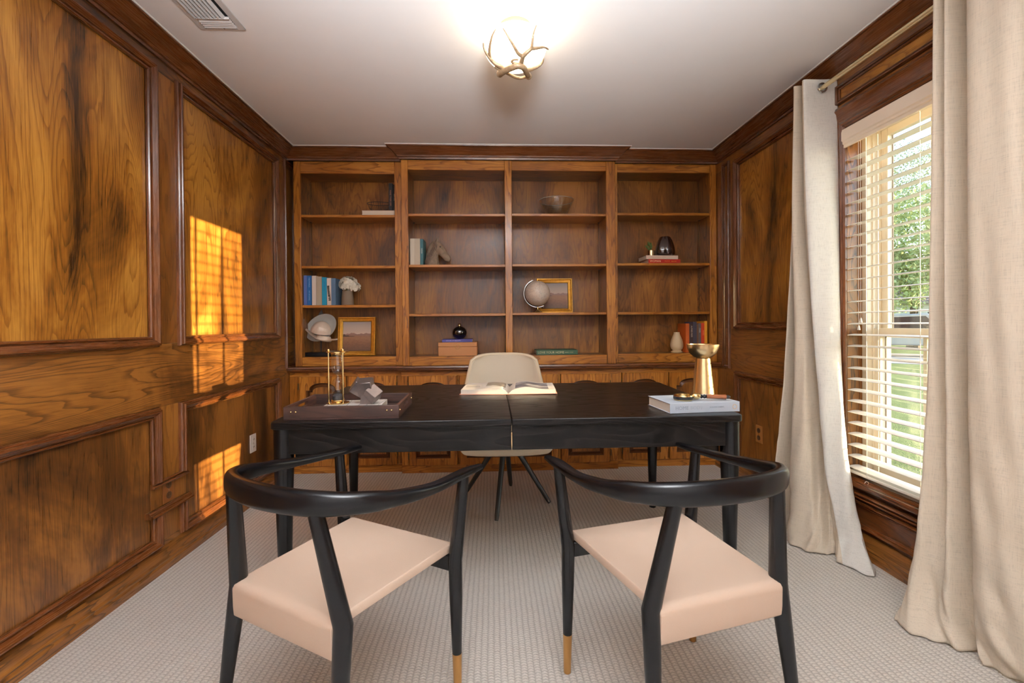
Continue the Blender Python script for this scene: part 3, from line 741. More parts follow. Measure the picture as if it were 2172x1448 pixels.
# ------------------------------------------------------------------ ceiling light
cl = thing('ceiling_light', 'glowing white globe ceiling light wrapped in gold antlers', 'ceiling light', (.115, 2.03, ZC))
gz = 2.345-ZC
MB().lathe([(.070, 0), (.072, -.004), (.070, -.022), (.060, -.026)], (0, 0, 0), 36).build('canopy', m_canopy, cl)
MB().sphere((0, 0, gz), .137, 44, 26, (1, 1, .62)).build('globe', m_globe, cl, angle=80)
ANT = {
'left': ([(-.05,-.003,-.1),(-.066,-.021,-.095),(-.092,-.028,-.085),(-.11,-.041,-.072),(-.115,-.064,-.06),(-.112,-.094,-.043),(-.102,-.12,-.02),(-.088,-.133,-.003)], .009, .002),
'leftt': ([(-.107,-.04,-.079),(-.125,-.054,-.062),(-.138,-.066,-.042),(-.141,-.078,-.027)], .006, .002),
'beam': ([(-.068,.011,-.107),(-.051,-.017,-.111),(-.019,-.047,-.112),(.009,-.058,-.11),(.033,-.045,-.111),(.048,-.008,-.112),(.060,.03,-.106)], .012, .009),
'mid': ([(.02,-.046,-.103),(.023,-.07,-.096),(.025,-.088,-.089),(.006,-.103,-.084),(-.014,-.127,-.067),(-.037,-.146,-.042),(-.059,-.152,-.011)], .009, .0018),
'midr': ([(.025,-.088,-.089),(.041,-.102,-.08),(.06,-.112,-.068),(.064,-.129,-.052),(.067,-.144,-.027),(.08,-.142,.01)], .008, .0018),
'midr2': ([(.06,-.112,-.068),(.091,-.103,-.059),(.118,-.088,-.047),(.139,-.063,-.04)], .006, .002),
'right': ([(.043,-.012,-.102),(.069,-.006,-.095),(.101,-.007,-.082),(.118,-.015,-.071),(.122,-.036,-.064)], .008, .002),
'low': ([(-.092,-.016,-.09),(-.071,-.008,-.099),(-.037,.009,-.106),(-.001,.04,-.106),(.027,.055,-.102),(.054,.045,-.100)], .006, .005),
'top': ([(.019,-.06,-.101),(.001,-.061,-.102),(-.017,-.064,-.1),(-.02,-.071,-.098),(-.007,-.079,-.096),(.008,-.078,-.096)], .004, .003)}
def smooth_pts(pts, k=4):
    pts = [Vector(p) for p in pts]; q = [pts[0]]+pts+[pts[-1]]; P = []
    for i in range(len(pts)-1):
        a, b, c, d = q[i:i+4]
        for j in range(k):
            s = j/k; P.append(.5*((2*b)+(-a+c)*s+(2*a-5*b+4*c-d)*s*s+(-a+3*b-3*c+d)*s**3))
    P.append(pts[-1]); return P
groups = [['left', 'leftt', 'low'], ['beam', 'right'], ['mid', 'midr', 'midr2', 'top']]
for g in groups:
    mb = MB()
    for kx in g:
        p, ra, rb = ANT[kx]; P = smooth_pts([(x, y, z+gz) for x, y, z in p]); N = len(P)
        mb.tube(P, [1.3*(ra+(rb-ra)*i/(N-1)) for i in range(N)], 10)
    if 'beam' in g:
        mb.sphere((-.069, .012, -.107+gz), .016, 12, 8); mb.sphere((.061, .033, -.106+gz), .014, 12, 8)
    if 'mid' in g: mb.sphere((.020, -.05, -.102+gz), .015, 12, 8)
    mb.build('antler', m_ant, cl, angle=60)

# ------------------------------------------------------------------ ceiling vent
vt = thing('ceiling_vent', 'white louvred air vent in the ceiling near the left wall', 'vent', (-1.18, 1.90, ZC))
vx0, vx1, vy0, vy1 = -1.278, -1.082, 1.55, 2.085
vb = (-1.18, 1.90, ZC)
zt_ = ZC-.006
mb = MB().box(vx0, vx0+.028, vy0, vy1, zt_, ZC).box(vx1-.028, vx1, vy0, vy1, zt_, ZC).box(vx0+.028, vx1-.028, vy1-.028, vy1, zt_, ZC).box(vx0+.028, vx1-.028, vy0, vy0+.028, zt_, ZC).box(vx0+.028, vx1-.028, vy1-.084, vy1-.078, zt_-.006, ZC)
mb.build('frame', plain('vent_paint', (196, 192, 190), .5), vt, vb, bevel=.002, seg=1)
B(vx0+.02, vx1-.02, vy0+.02, vy1-.02, ZC-.0015, ZC-.0005).build('duct_shade', m_darkgap, vt, vb)  # flat dark sheet, paints the shade behind the louvres
vm = bpy.data.materials['vent_paint']
for i in range(8):
    x = vx0+.036+i*.0165
    MB().add([(x, vy0+.028, ZC-.002), (x, vy1-.084, ZC-.002), (x-.010, vy1-.084, ZC-.014), (x-.010, vy0+.028, ZC-.014), (x+.0012, vy0+.028, ZC-.002), (x+.0012, vy1-.084, ZC-.002), (x-.0088, vy1-.084, ZC-.014), (x-.0088, vy0+.028, ZC-.014)],
             [(0, 1, 2, 3), (4, 7, 6, 5), (0, 4, 5, 1), (2, 6, 7, 3), (1, 5, 6, 2), (0, 3, 7, 4)]).build('louvre', vm, vt, vb, fix=True)
for i in range(4):
    y = vy1-.070+i*.012
    MB().add([(vx0+.03, y, ZC-.002), (vx1-.03, y, ZC-.002), (vx1-.03, y+.013, ZC-.010), (vx0+.03, y+.013, ZC-.010), (vx0+.03, y, ZC-.0032), (vx1-.03, y, ZC-.0032), (vx1-.03, y+.013, ZC-.0112), (vx0+.03, y+.013, ZC-.0112)],
             [(0, 1, 2, 3), (4, 7, 6, 5), (0, 4, 5, 1), (2, 6, 7, 3), (1, 5, 6, 2), (0, 3, 7, 4)]).build('louvre', vm, vt, vb, fix=True)
MB().lathe([(.004, 0), (.004, -.002), (.002, -.003)], (-1.17, vy1-.012, zt_), 10).build('screw', m_chrome, vt, vb)

# ------------------------------------------------------------------ outlets
def outlet(label, x, y, z, nx, col, decora):
    t = thing('outlet', label, 'outlet', (x, y, z))
    s = nx
    m = plain('outlet_'+('white' if decora else 'brown'), col, .35)
    B(min(0, s*.006), max(0, s*.006), -.035, .035, -.057, .057).build('cover_plate', m, t, bevel=.002)
    for dz in (.024, -.024):
        if decora:
            o = B(min(s*.006, s*.0085), max(s*.006, s*.0085), -.016, .016, dz-.018, dz+.018).build('socket', m, t, bevel=.001)
        else:
            o = MB().lathe([(.0165, 0), (.0165, .003), (.015, .0035)], (0, 0, 0), 20).xf(Matrix.Translation((s*.006, 0, dz)) @ Matrix.Rotation(s*PI/2, 4, 'Y')).build('socket', plain('socket_brown', (70, 44, 26), .4) if 'socket_brown' not in bpy.data.materials else bpy.data.materials['socket_brown'], t)
        for dy in (-.006, .006):
            B(min(s*.0085, s*.0095), max(s*.0085, s*.0095), dy-.001, dy+.001, dz-.003, dz+.006).build('slot', m_darkgap, o)
    MB().lathe([(.003, 0), (.003, .001)], (0, 0, 0), 8).xf(Matrix.Translation((s*.006, 0, 0)) @ Matrix.Rotation(s*PI/2, 4, 'Y')).build('screw', m_chrome, t)
outlet('white wall outlet in the lower panel of the left wall', XL-.004, 2.975, .372, 1, (232, 226, 220), True)
outlet('brown wall outlet between the cut mouldings low on the left wall', XL, 2.205, .352, 1, (128, 76, 34), False)
outlet('tan wall outlet low on the right wall beside the curtain', XR+.004, 2.958, .372, -1, (176, 120, 62), False)

# ------------------------------------------------------------------ lettering
def text(s, size, mat, parent, loc, rot=(PI/2, 0, 0), ext=.0003, align='LEFT', name='lettering', sx=1):
    c = bpy.data.curves.new(name, 'FONT'); c.body = s; c.size = size; c.extrude = ext; c.align_x = align; c.align_y = 'CENTER'; c.resolution_u = 2
    o = bpy.data.objects.new(name, c); COL.objects.link(o)
    bpy.context.view_layer.update()
    me = bpy.data.meshes.new_from_object(o.evaluated_get(bpy.context.evaluated_depsgraph_get()))
    COL.objects.unlink(o); bpy.data.objects.remove(o)
    me.name = name; me.materials.clear(); me.materials.append(mat)
    q = bpy.data.objects.new(name, me); link(q, parent); q.location = loc; q.rotation_euler = rot; q.scale = (sx, 1, 1)
    return q
_mc = {}
def cm(rgb, rough=.6, **k):
    key = (rgb, rough)
    if key not in _mc: _mc[key] = plain('colour_%d_%d_%d' % rgb, rgb, rough, **k)
    return _mc[key]

# ------------------------------------------------------------------ books
def book(label, L, T, D, rgb, loc, stand=False, rz=0, txt=(), group=None, pages=True, rough=.6, swap=False):
    """L along the spine, T thick, D deep; the spine faces the room"""
    t = thing('book', label, 'book', loc, rz, group)
    if stand:
        t.rotation_euler = (Matrix.Rotation(rz, 4, 'Z') @ Matrix.Rotation(PI/2, 4, 'Y')).to_euler()
    m = cm(rgb, rough); c = .0025
    mb = MB()
    if swap:
        mb.box(-L/2, L/2, D-c, D, 0, T)
        mb.box(-L/2, L/2, 0, D-c, 0, c); mb.box(-L/2, L/2, 0, D-c, T-c, T)
        mb.build('cover', m, t, bevel=.0008, seg=1)
        B(-L/2+.003, L/2-.003, .003, D-c, c, T-c).build('pages', m_paper, t)
    else:
        r = min(.004, T*.2)
        mb.box(-L/2, L/2, 0, c, 0, T)
        mb.box(-L/2, L/2, c, D, 0, c); mb.box(-L/2, L/2, c, D, T-c, T)
        mb.build('cover', m, t, bevel=.0008, seg=1)
        B(-L/2+.003, L/2-.003, c, D-.004, c, T-c).build('pages', m_paper, t)
    for (s, x, z, size, col) in txt:
        text(s, size, cm(col, .4), t, (x, -.0004, z), align='LEFT')
    return t
# left bookcase, upper shelf
book('pale book lying flat on the top shelf, under the black wire basket', .25, .036, .19, (238, 214, 196), (-.862, 3.535, 1.9635), swap=True)
book('black book with orange lettering standing at the right of the top left shelf', .215, .030, .15, (22, 18, 18), (-.787, 3.56, 2.0002+.1075), True, txt=[('MAKE THEM CRY', -.055, .013, .016, (170, 110, 80))], group='black books on the top left shelf')
book('thin black book with white lettering, right up against the side of the top left shelf', .205, .018, .15, (16, 14, 16), (-.754, 3.56, 2.0002+.1025), True, txt=[('NEW YORK', -.03, .009, .010, (190, 175, 160))], group='black books on the top left shelf')
wbk = thing('wire_basket', 'small oval black wire basket on the pale book on the top left shelf', 'basket', (-.873, 3.60, 1.9998))
ring = lambda rx, ry, z, n=32: [(rx*math.cos(2*PI*i/n), ry*math.sin(2*PI*i/n), z) for i in range(n+1)]
MB().tube(ring(.088, .055, .068), .0022, 6).build('rim', m_blackplain, wbk)
MB().tube(ring(.045, .028, .003), .0018, 6).build('base_ring', m_blackplain, wbk)
mb = MB()
for i in range(30):
    a = 2*PI*i/30; mb.tube([(.045*math.cos(a), .028*math.sin(a), .003), (.072*math.cos(a), .045*math.sin(a), .03), (.088*math.cos(a), .055*math.sin(a), .068)], .0009, 4)
mb.build('wires', m_blackplain, wbk)

# left bookcase, third shelf
z3 = 1.2765
G = 'blue and white books on the third left shelf'
bk = [(-1.434, .026, .228, (88, 112, 178), 'slate blue book at the far left of the third left shelf', ()),
      (-1.407, .032, .226, (28, 100, 168), 'bright blue book with pale lettering, second from the left on the third left shelf', [('THE WORLD', -.10, .016, .013, (170, 210, 240)), ('ART OF LIVING', .0, .016, .011, (170, 210, 240))]),
      (-1.374, .033, .226, (228, 216, 208), 'off-white book standing between the bright blue and the taupe book', ()),
      (-1.340, .043, .220, (186, 172, 152), 'thick taupe book in the middle of the blue and white row', ()),
      (-1.296, .034, .214, (24, 150, 190), 'turquoise book between the taupe and the white book', [('INTERIORS', -.075, .017, .015, (10, 110, 160))]),
      (-1.261, .034, .208, (232, 216, 208), 'white book with a slanted black strip on its spine', ()),
      (-1.226, .034, .206, (84, 112, 142), 'grey blue book at the right of the row, next to the flower vase', ())]
for x, T, Hh, rgb, lab, tx in bk:
    o = book(lab, Hh, T*.97, .155, rgb, (x, 3.545 + (0.006 if rgb[0] > 180 else 0), z3+Hh/2), True, txt=tx, group=G)
    if 'slanted' in lab:
        q = B(-.045, .072, -.0010, -.0002, .006, .022).build('spine_strip', cm((58, 46, 42)), o); q.rotation_euler = (0, math.radians(-5), 0)
        tag(q, 'dark slanted strip on the spine')
        for k in range(3):
            B(.040+k*.014, .046+k*.014, -.0014, -.0002, .010, .020).build('spine_mark', cm((236, 228, 216)), o)
        text('MODERN STYLE', .009, cm((210, 195, 170)), o, (-.038, -.0013, .017))
vz = thing('flower_vase', 'taupe ceramic vase holding white flowers on the third left shelf', 'vase', (-1.125, 3.615, z3))
MB().lathe([(.030, 0), (.046, .003), (.048, .012), (.045, .06), (.040, .10), (.0385, .112), (.034, .112), (.036, .06), (.03, .01)], (0, 0, 0), 28, True).build('body', plain('taupe_glaze', (128, 110, 92), .6, bump=.0008, ns=200), vz)
fb = thing('bouquet', 'bunch of white hydrangea blossoms in the taupe vase', 'flowers', (-1.125, 3.615, z3+.112))
petal = plain('petal_white', (240, 236, 224), .8); leafm = plain('leaf_green', (96, 116, 60), .6)
rnd = random.Random(5)
def floret_mesh():
    mb = MB()
    for k in range(4):
        a = k*PI/2+.3; c, s = math.cos(a), math.sin(a)
        pts = [(0, 0, 0), (.006, -.006, .002), (.015, -.007, .004), (.019, 0, .003), (.015, .007, .004), (.006, .006, .002)]
        mb.add([(x*c-y*s, x*s+y*c, z) for x, y, z in pts], [(0, 1, 2, 3, 4, 5)])
    return mb.mesh('floret', petal, smooth=False)
fm = floret_mesh()
for i in range(110):
    th = rnd.uniform(0, 2*PI); ph = math.acos(rnd.uniform(-.35, 1)); rr = rnd.uniform(.85, 1.02)
    d = Vector((math.sin(ph)*math.cos(th), math.sin(ph)*math.sin(th), math.cos(ph)))
    c = Vector((.008, 0, .050)) if rnd.random() < .7 else Vector((.045, 0, .030))
    R_ = .058 if c.x < .03 else .040
    p = c+Vector((d.x*R_*1.15, d.y*R_*.8, d.z*R_))*rr
    o = bpy.data.objects.new('floret', fm); link(o, fb); o.location = p; o.scale = (1.45,)*3; o.rotation_euler = d.to_track_quat('Z', 'Y').to_euler()
mb = MB()
for k in range(6):
    a = k*1.1; mb.tube([(0, 0, -.08), (.01*math.cos(a), .01*math.sin(a), 0), (.03*math.cos(a), .02*math.sin(a), .04)], .0015, 5)
mb.build('stems', leafm, fb)
MB().sphere((.010, 0, .045), .038, 12, 8, (1.1, .8, 1)).sphere((.045, 0, .028), .024, 12, 8).build('blossom_core', plain('core', (206, 204, 170), .8), fb)

# left bookcase, bottom: helmet on a stand
hl = thing('helmet_ornament', 'cream plaster helmet with a wide brim on a black stand', 'ornament', (-1.335, 3.62, .8822))
cream = plain('plaster_cream', (226, 208, 192), .35, coat=.3, bump=.0025, ns=70); greyp = plain('plaster_grey', (176, 176, 172), .45)
B(-.105, .095, -.050, .050, 0, .032).build('base', m_black, hl, bevel=.002)
MB().tube([(0, 0, .03), (0, 0, .16)], .004, 10).build('post', m_blackplain, hl)
tilt = Matrix.Translation((-.005, -.01, .225)) @ Matrix.Rotation(math.radians(-30), 4, 'Y') @ Matrix.Rotation(math.radians(62), 4, 'X')
MB().lathe([(.045, .006), (.075, .004), (.10, .010), (.118, .022), (.121, .022), (.103, .004), (.075, -.003), (.045, 0)], (0, 0, 0), 40, False).xf(Matrix.Translation((.004, .012, .220)) @ Matrix.Rotation(math.radians(-32), 4, 'Y') @ Matrix.Diagonal((1.08, .8, .82, 1)) @ Matrix.Rotation(math.radians(78), 4, 'X')).build('back_brim', greyp, hl, fix=True)
dome = [(.068*math.cos(a), .078*math.sin(a)) for a in [i*PI/2/10 for i in range(10)]]+[(.001, .078)]
MB().lathe([(a*1.12, b*1.12) for a, b in dome], (0, 0, 0), 32, True).xf(Matrix.Translation((.004, -.012, .188)) @ Matrix.Rotation(math.radians(14), 4, 'Y') @ Matrix.Rotation(math.radians(12), 4, 'X')).build('dome', cream, hl, angle=70)
# front brim: a long pointed boat shape
L1 = []
for i in range(15):
    u = -1+2*i/14; wdt = .062*max(.02, (1-abs(u)**1.7)); x = u*.135; z = .165-.055*u-.030*(1-u*u)*.6+.018*u*u
    L1.append([(x, -.020-wdt, z-.012*(1-abs(u))), (x, -.020, z+.008), (x, -.020+wdt, z-.004), (x, -.020, z-.004)])
MB().loft(L1).build('front_brim', cream, hl, angle=70, fix=True)
MB().lathe([(.058, .0), (.064, .008), (.05, .040), (.045, .040), (.052, .008), (.050, 0)], (0, 0, 0), 28, False).xf(Matrix.Translation((.018, -.008, .122)) @ Matrix.Rotation(math.radians(12), 4, 'Y')).build('neck_guard', cream, hl, fix=True)
MB().add([(-.075, .035, .25), (.025, .035, .25), (-.005, .03, .365), (-.075, .05, .25), (.025, .05, .25), (-.005, .042, .365)], [(0, 1, 2), (3, 5, 4), (0, 3, 4, 1), (1, 4, 5, 2), (2, 5, 3, 0)]).build('fin', plain('fin_grey', (104, 106, 108), .4), hl, fix=True)

# ------------------------------------------------------------------ framed landscapes
def painting_mat():
    t = NT('landscape_painting'); g = t.n('ShaderNodeTexCoord').outputs['Generated']; sp = t.n('ShaderNodeSeparateXYZ', ins={0: g})
    x, z = sp.outputs[0], sp.outputs[2]
    n = t.noise(t.n('ShaderNodeMapping', ins={'Vector': g, 'Scale': (1, 1, 3.5)}).outputs[0], 9, 4, .6)
    n1 = t.noise(t.n('ShaderNodeMapping', ins={'Vector': g, 'Scale': (1, 0, 0)}).outputs[0], 4.5, 2, .5)
    sky_ = t.ramp(z, [(.55, lin(206, 182, 164)), (.78, lin(190, 172, 160)), (1, lin(150, 142, 144))])
    gr = t.ramp(t.math('ADD', z, t.math('MULTIPLY', t.math('SUBTRACT', n, .5), .5)), [(0, lin(82, 52, 36)), (.25, lin(120, 80, 54)), (.45, lin(150, 106, 74)), (.6, lin(130, 92, 72))])
    hor = t.math('ADD', .585, t.math('MULTIPLY', t.math('SUBTRACT', n1, .5), .18))
    f = t.math('GREATER_THAN', z, hor)
    hill = t.math('MULTIPLY', t.math('LESS_THAN', z, hor), t.math('GREATER_THAN', z, .52))
    tree = t.math('MULTIPLY', t.math('MULTIPLY', t.math('GREATER_THAN', z, .49), t.math('LESS_THAN', z, t.math('SUBTRACT', t.math('ADD', .562, t.math('MULTIPLY', t.math('SUBTRACT', n, .5), .16)), t.math('MULTIPLY', x, .17)))), t.math('LESS_THAN', x, .45))
    mx = t.n('ShaderNodeMixRGB', ins={0: f, 1: gr, 2: sky_}); mx2 = t.n('ShaderNodeMixRGB', ins={0: hill, 1: mx.outputs[0], 2: lin(138, 104, 92)}); mx3 = t.n('ShaderNodeMixRGB', ins={0: tree, 1: mx2.outputs[0], 2: lin(72, 50, 40)})
    t.set(color=mx3.outputs[0], rough=.5); return t.m
m_paint = painting_mat()
m_frame = plain('gilt_frame', (196, 142, 52), .3, metal=.65, noise=.15, ns=50)
m_slip = plain('gilt_slip', (222, 176, 84), .25, metal=.7)
def picture(label, x, y, z, w_, h_, lean=.10, fw=.032):
    t = thing('framed_picture', label, 'picture', (x, y, z)); t.rotation_euler = (-lean, 0, 0)
    c = [(-w_/2+fw, 0, fw), (-w_/2+fw, 0, h_-fw), (w_/2-fw, 0, h_-fw), (w_/2-fw, 0, fw)]
    frame_loop(c, (0, -1, 0), [(0, -.012), (0, .004), (.006, .006), (.010, .002), (.016, .004), (.023, .012), (.029, .012), (fw, .006), (fw, -.012)], m_frame, 'frame', t)
    frame_loop([(a*.97 if 0 else a, b, cc) for a, b, cc in c], (0, -1, 0), [(-.006, -.004), (-.006, .0005), (-.001, .0055), (.0, .0)], m_slip, 'slip', t)
    B(-w_/2+fw-.004, w_/2-fw+.004, .002, .006, fw-.004, h_-fw+.004).build('canvas', m_paint, t)
    B(-w_/2+.006, w_/2-.006, .006, .011, .006, h_-.006).build('backing', cm((90, 70, 50)), t)
picture('gilt framed moorland picture with tree on its left, beside the helmet', -1.062, 3.62, .8825, .292, .305)
picture('gilt framed moorland picture standing behind the globe', .512, 3.665, 1.2085, .290, .282)

# ------------------------------------------------------------------ centre-left shelves
zc = 1.5765
G2 = 'books beside the horse head'
book('off-white book at the left of the centre shelf row, against the bookcase post', .205, .034, .15, (232, 222, 206), (-.6205, 3.52, zc+.1025), True, group=G2)
book('pale beige book between the off-white and the teal book', .205, .041, .15, (212, 200, 182), (-.586, 3.52, zc+.1025), True, group=G2)
book('slim teal book beside the horse head', .202, .024, .15, (62, 112, 122), (-.544, 3.52, zc+.101), True, txt=[('DESIGN', -.03, .012, .012, (210, 220, 210))], group=G2)
hh = thing('horse_head', 'carved grey-brown horse head facing right, beside three pale books', 'ornament', (-.462, 3.60, zc))
m_horse = plain('weathered_wood', (142, 122, 104), .75, noise=.28, ns=45, bump=.003)
mb = MB()
mb.tube([(0, 0, .0), (-.002, 0, .05), (.002, 0, .10), (.012, 0, .15), (.032, 0, .185)], 1, 18, (0, 1, 0), [(.058, .048), (.052, .042), (.046, .038), (.040, .034), (.030, .026)])
mb.tube([(.015, 0, .178), (.042, 0, .160), (.072, 0, .122), (.098, 0, .086), (.120, 0, .060), (.132, 0, .044)], 1, 18, (0, 1, 0), [(.030, .026), (.040, .036), (.036, .032), (.027, .024), (.027, .023), (.018, .016)])
mb.sphere((.046, 0, .138), .042, 16, 10, (1, .85, 1.1))
mb.sphere((.123, 0, .050), .019, 14, 10, (1, 1.1, .9))
o = mb.build('head', m_horse, hh, angle=80)
r = o.modifiers.new('r', 'REMESH'); r.mode = 'VOXEL'; r.voxel_size = .0035; r.use_smooth_shade = True
s = o.modifiers.new('sm', 'SMOOTH'); s.iterations = 4
for sy in (-1, 1):
    MB().tube([(.034, sy*.016, .178), (.040, sy*.018, .205), (.046, sy*.019, .228)], [.011, .009, .001], 8).build('ear', m_horse, hh)
    MB().sphere((.066, sy*.031, .150), .0065, 10, 8).build('eye', plain('horse_eye', (60, 48, 40), .3) if 'horse_eye' not in bpy.data.materials else bpy.data.materials['horse_eye'], hh)
    MB().sphere((.130, sy*.014, .055), .004, 8, 6).build('nostril', m_darkgap, hh)
mb = MB()
rnd = random.Random(9)
for k in range(16):
    u = k/15; p = Vector((.038-.075*u**.7, 0, .20-.15*u)); s_ = (-1)**k
    mb.tube([p, p+Vector((-.012, -.022, -.012)), p+Vector((-.004+.006*rnd.random(), -.040, -.045)), p+Vector((.008*rnd.random(), -.045, -.075))], [.007, .008, .006, .001], 7)
    mb.tube([p, p+Vector((-.012, .015, -.012)), p+Vector((-.006, .030, -.04))], [.006, .006, .001], 6)
mb.build('mane', plain('mane_wood', (112, 92, 78), .8, noise=.2, ns=60, bump=.002), hh)
B(-.056, .052, -.045, .045, 0, .006).build('base', m_horse, hh, bevel=.002)

tb = thing('storage_box', 'tan leather box with a round clasp on the bottom shelf, under the blue-violet book', 'box', (-.262, 3.60, .8802))
m_tan = plain('tan_leather', (196, 136, 84), .55, bump=.0003, ns=300)
B(-.148, .148, -.10, .10, 0, .070).build('body', m_tan, tb, bevel=.002)
B(-.148, .148, -.10, .10, .0715, .104).build('lid', m_tan, tb, bevel=.002)
MB().tube([(.019*math.cos(a), -.103, .070+.019*math.sin(a)) for a in [i*PI/12 for i in range(25)]], .0015, 6, (0, 1, 0)).build('clasp', m_gold, tb)
book('blue-violet book lying on the tan box', .232, .022, .16, (72, 68, 140), (-.268, 3.525, .9844), txt=[('HOUSE OF BEAUTY', -.085, .011, .013, (188, 184, 224))])
bt = thing('round_bottle', 'round black glass bottle with gold neck on the blue-violet book', 'bottle', (-.254, 3.60, 1.0066))
MB().sphere((0, 0, .050), .058, 28, 18, (1, 1, .86)).build('body', plain('black_glass', (14, 12, 12), .06, coat=1, spec=.9), bt, angle=80)
MB().lathe([(.011, .092), (.013, .098), (.010, .102), (.010, .116), (.012, .120), (.008, .122)], (0, 0, 0), 16).build('neck', m_gold, bt)

# ------------------------------------------------------------------ centre-right shelves
gb = thing('glass_bowl', 'clear glass bowl alone on the top shelf of the centre right bay', 'bowl', (.520, 3.60, 1.9655))
MB().lathe([(.001, .004), (.070, .004), (.088, .03), (.115, .085), (.137, .130), (.140, .131), (.141, .129), (.119, .083), (.092, .026), (.078, 0), (.001, 0)], (0, 0, 0), 48, False).build('body', m_glass, gb, angle=60)
MB().tube([(.139*math.cos(2*PI*i/40), .139*math.sin(2*PI*i/40), .1305) for i in range(41)], .0016, 6).build('rim', plain('rim_glass', (210, 215, 210), .1, spec=.9), gb)
gl = thing('globe', 'small cream world globe on a brass stand, in front of a gilt picture', 'globe', (.360, 3.545, 1.2085))
def globe_mat():
    t = NT('map_globe'); n = t.noise(t.obj(), 22, 5, .6); n2 = t.noise(t.obj(), 120, 3)
    t.set(color=t.ramp(t.math('ADD', t.math('MULTIPLY', n, .7), t.math('MULTIPLY', n2, .3)), [(.40, lin(212, 192, 176)), (.5, lin(226, 212, 198)), (.53, lin(184, 166, 156)), (.56, lin(224, 206, 190))]), rough=.35, coat=.3); return t.m
MB().sphere((0, 0, .150), .098, 40, 26).build('sphere', globe_mat(), gl, angle=80)
ax = Vector((-math.sin(math.radians(23)), 0, math.cos(math.radians(23))))
P = []
for i in range(25):
    a = math.radians(90+23+ -4 + i*(188/24)); P.append((.108*math.cos(a), 0, .150+.108*math.sin(a)))
MB().tube(P, 1, 8, (0, 1, 0), [(.006, .0025)]*25).build('meridian', m_chrome, gl)
for sg in (1, -1):
    c0 = Vector((0, 0, .150))+ax*.098*sg; MB().tube([c0, c0+ax*.026*sg], .003, 8).build('axis_pin', m_brass, gl)
MB().lathe([(.036, 0), (.038, .003), (.030, .010), (.012, .018), (.007, .026), (.007, .044)], (0, 0, 0), 24).build('stand', m_gold, gl)
book('green book lying on the bottom shelf of the centre right bay', .322, .036, .20, (62, 92, 66), (.506, 3.515, .8802), txt=[('LOVE YOUR HOME', -.150, .017, .024, (222, 206, 160)), ('DESIGN + STYLE', .060, .017, .009, (222, 206, 160))])

# ------------------------------------------------------------------ right bookcase
book('red book with pale lettering, lowest of the pile on the right hand shelf', .262, .032, .17, (178, 32, 20), (1.370, 3.545, 1.5925), rz=.05, txt=[('WOMAN', -.120, .016, .022, (244, 214, 170)), ('MADE', .0, .016, .016, (200, 120, 60)), ('GREAT STYLE', .055, .016, .007, (240, 190, 60))], group='pile of two books on the right hand shelf')
book('cream book lying on top of the red book', .262, .029, .17, (238, 214, 194), (1.350, 3.542, 1.6247), rz=.05, txt=[('THE SCENTED HOME', -.085, .014, .012, (206, 184, 164))], group='pile of two books on the right hand shelf')
pt = thing('succulent_pot', 'small gold pot holding a green succulent, on the book pile', 'pot', (1.283, 3.60, 1.6539))
MB().lathe([(.024, 0), (.030, .003), (.029, .046), (.026, .046), (.025, .038), (.001, .038)], (0, 0, 0), 24, True).build('pot', m_brass, pt)
sc_ = thing('succulent', 'green succulent leaning out of the small gold pot', 'plant', (1.283, 3.60, 1.6919))
lf = plain('succulent_green', (104, 128, 66), .5)
mb = MB(); rnd = random.Random(2)
for k in range(26):
    b0 = Vector((-.004, 0, .012+.002*k)); b0.x -= .02*(k % 3 == 0)
    a = k*2.4; d = Vector((math.cos(a)*.022-.008, math.sin(a)*.018, .012+.010*rnd.random()))
    mb.tube([b0, b0+d*.5, b0+d], [.002, .0045, .0008], 6)
mb.build('leaves', lf, sc_)
MB().tube([(0, 0, -.004), (-.003, 0, .03), (.004, 0, .068)], .003, 6).tube([(0, 0, 0), (-.02, 0, .02), (-.032, 0, .026)], .0025, 6).build('stem', lf, sc_)
# dark ribbed vase
dv = thing('ribbed_vase', 'glossy dark brown ribbed vase on the book pile beside the succulent', 'vase', (1.398, 3.61, 1.6539))
L_ = []
nn = 60
for r0, z in [(.042, 0), (.056, .004), (.066, .02), (.067, .05), (.061, .09), (.051, .125), (.042, .145), (.036, .156), (.030, .150), (.026, .12)]:
    L_.append([((r0*(1+.17*abs(math.cos(2.5*2*PI*j/nn+.4)))) * math.cos(2*PI*j/nn), (r0*(1+.17*abs(math.cos(2.5*2*PI*j/nn+.4))))*math.sin(2*PI*j/nn), z) for j in range(nn)])
MB().loft(L_).build('body', plain('brown_glaze', (44, 28, 24), .12, coat=1), dv, angle=70)
cv = thing('small_vase', 'cream pear-shaped vase beside the orange book on the bottom right shelf', 'vase', (1.487, 3.60, .8825))
MB().lathe([(.044, 0), (.046, .004), (.046, .010), (.034, .014), (.034, .020), (.044, .030), (.050, .05), (.050, .072), (.044, .10), (.032, .13), (.024, .150), (.023, .163), (.020, .163), (.022, .14)], (0, 0, 0), 32).build('body', plain('cream_glaze', (226, 200, 158), .4), cv)
G3 = 'warm coloured books on the bottom right shelf'
x = 1.542
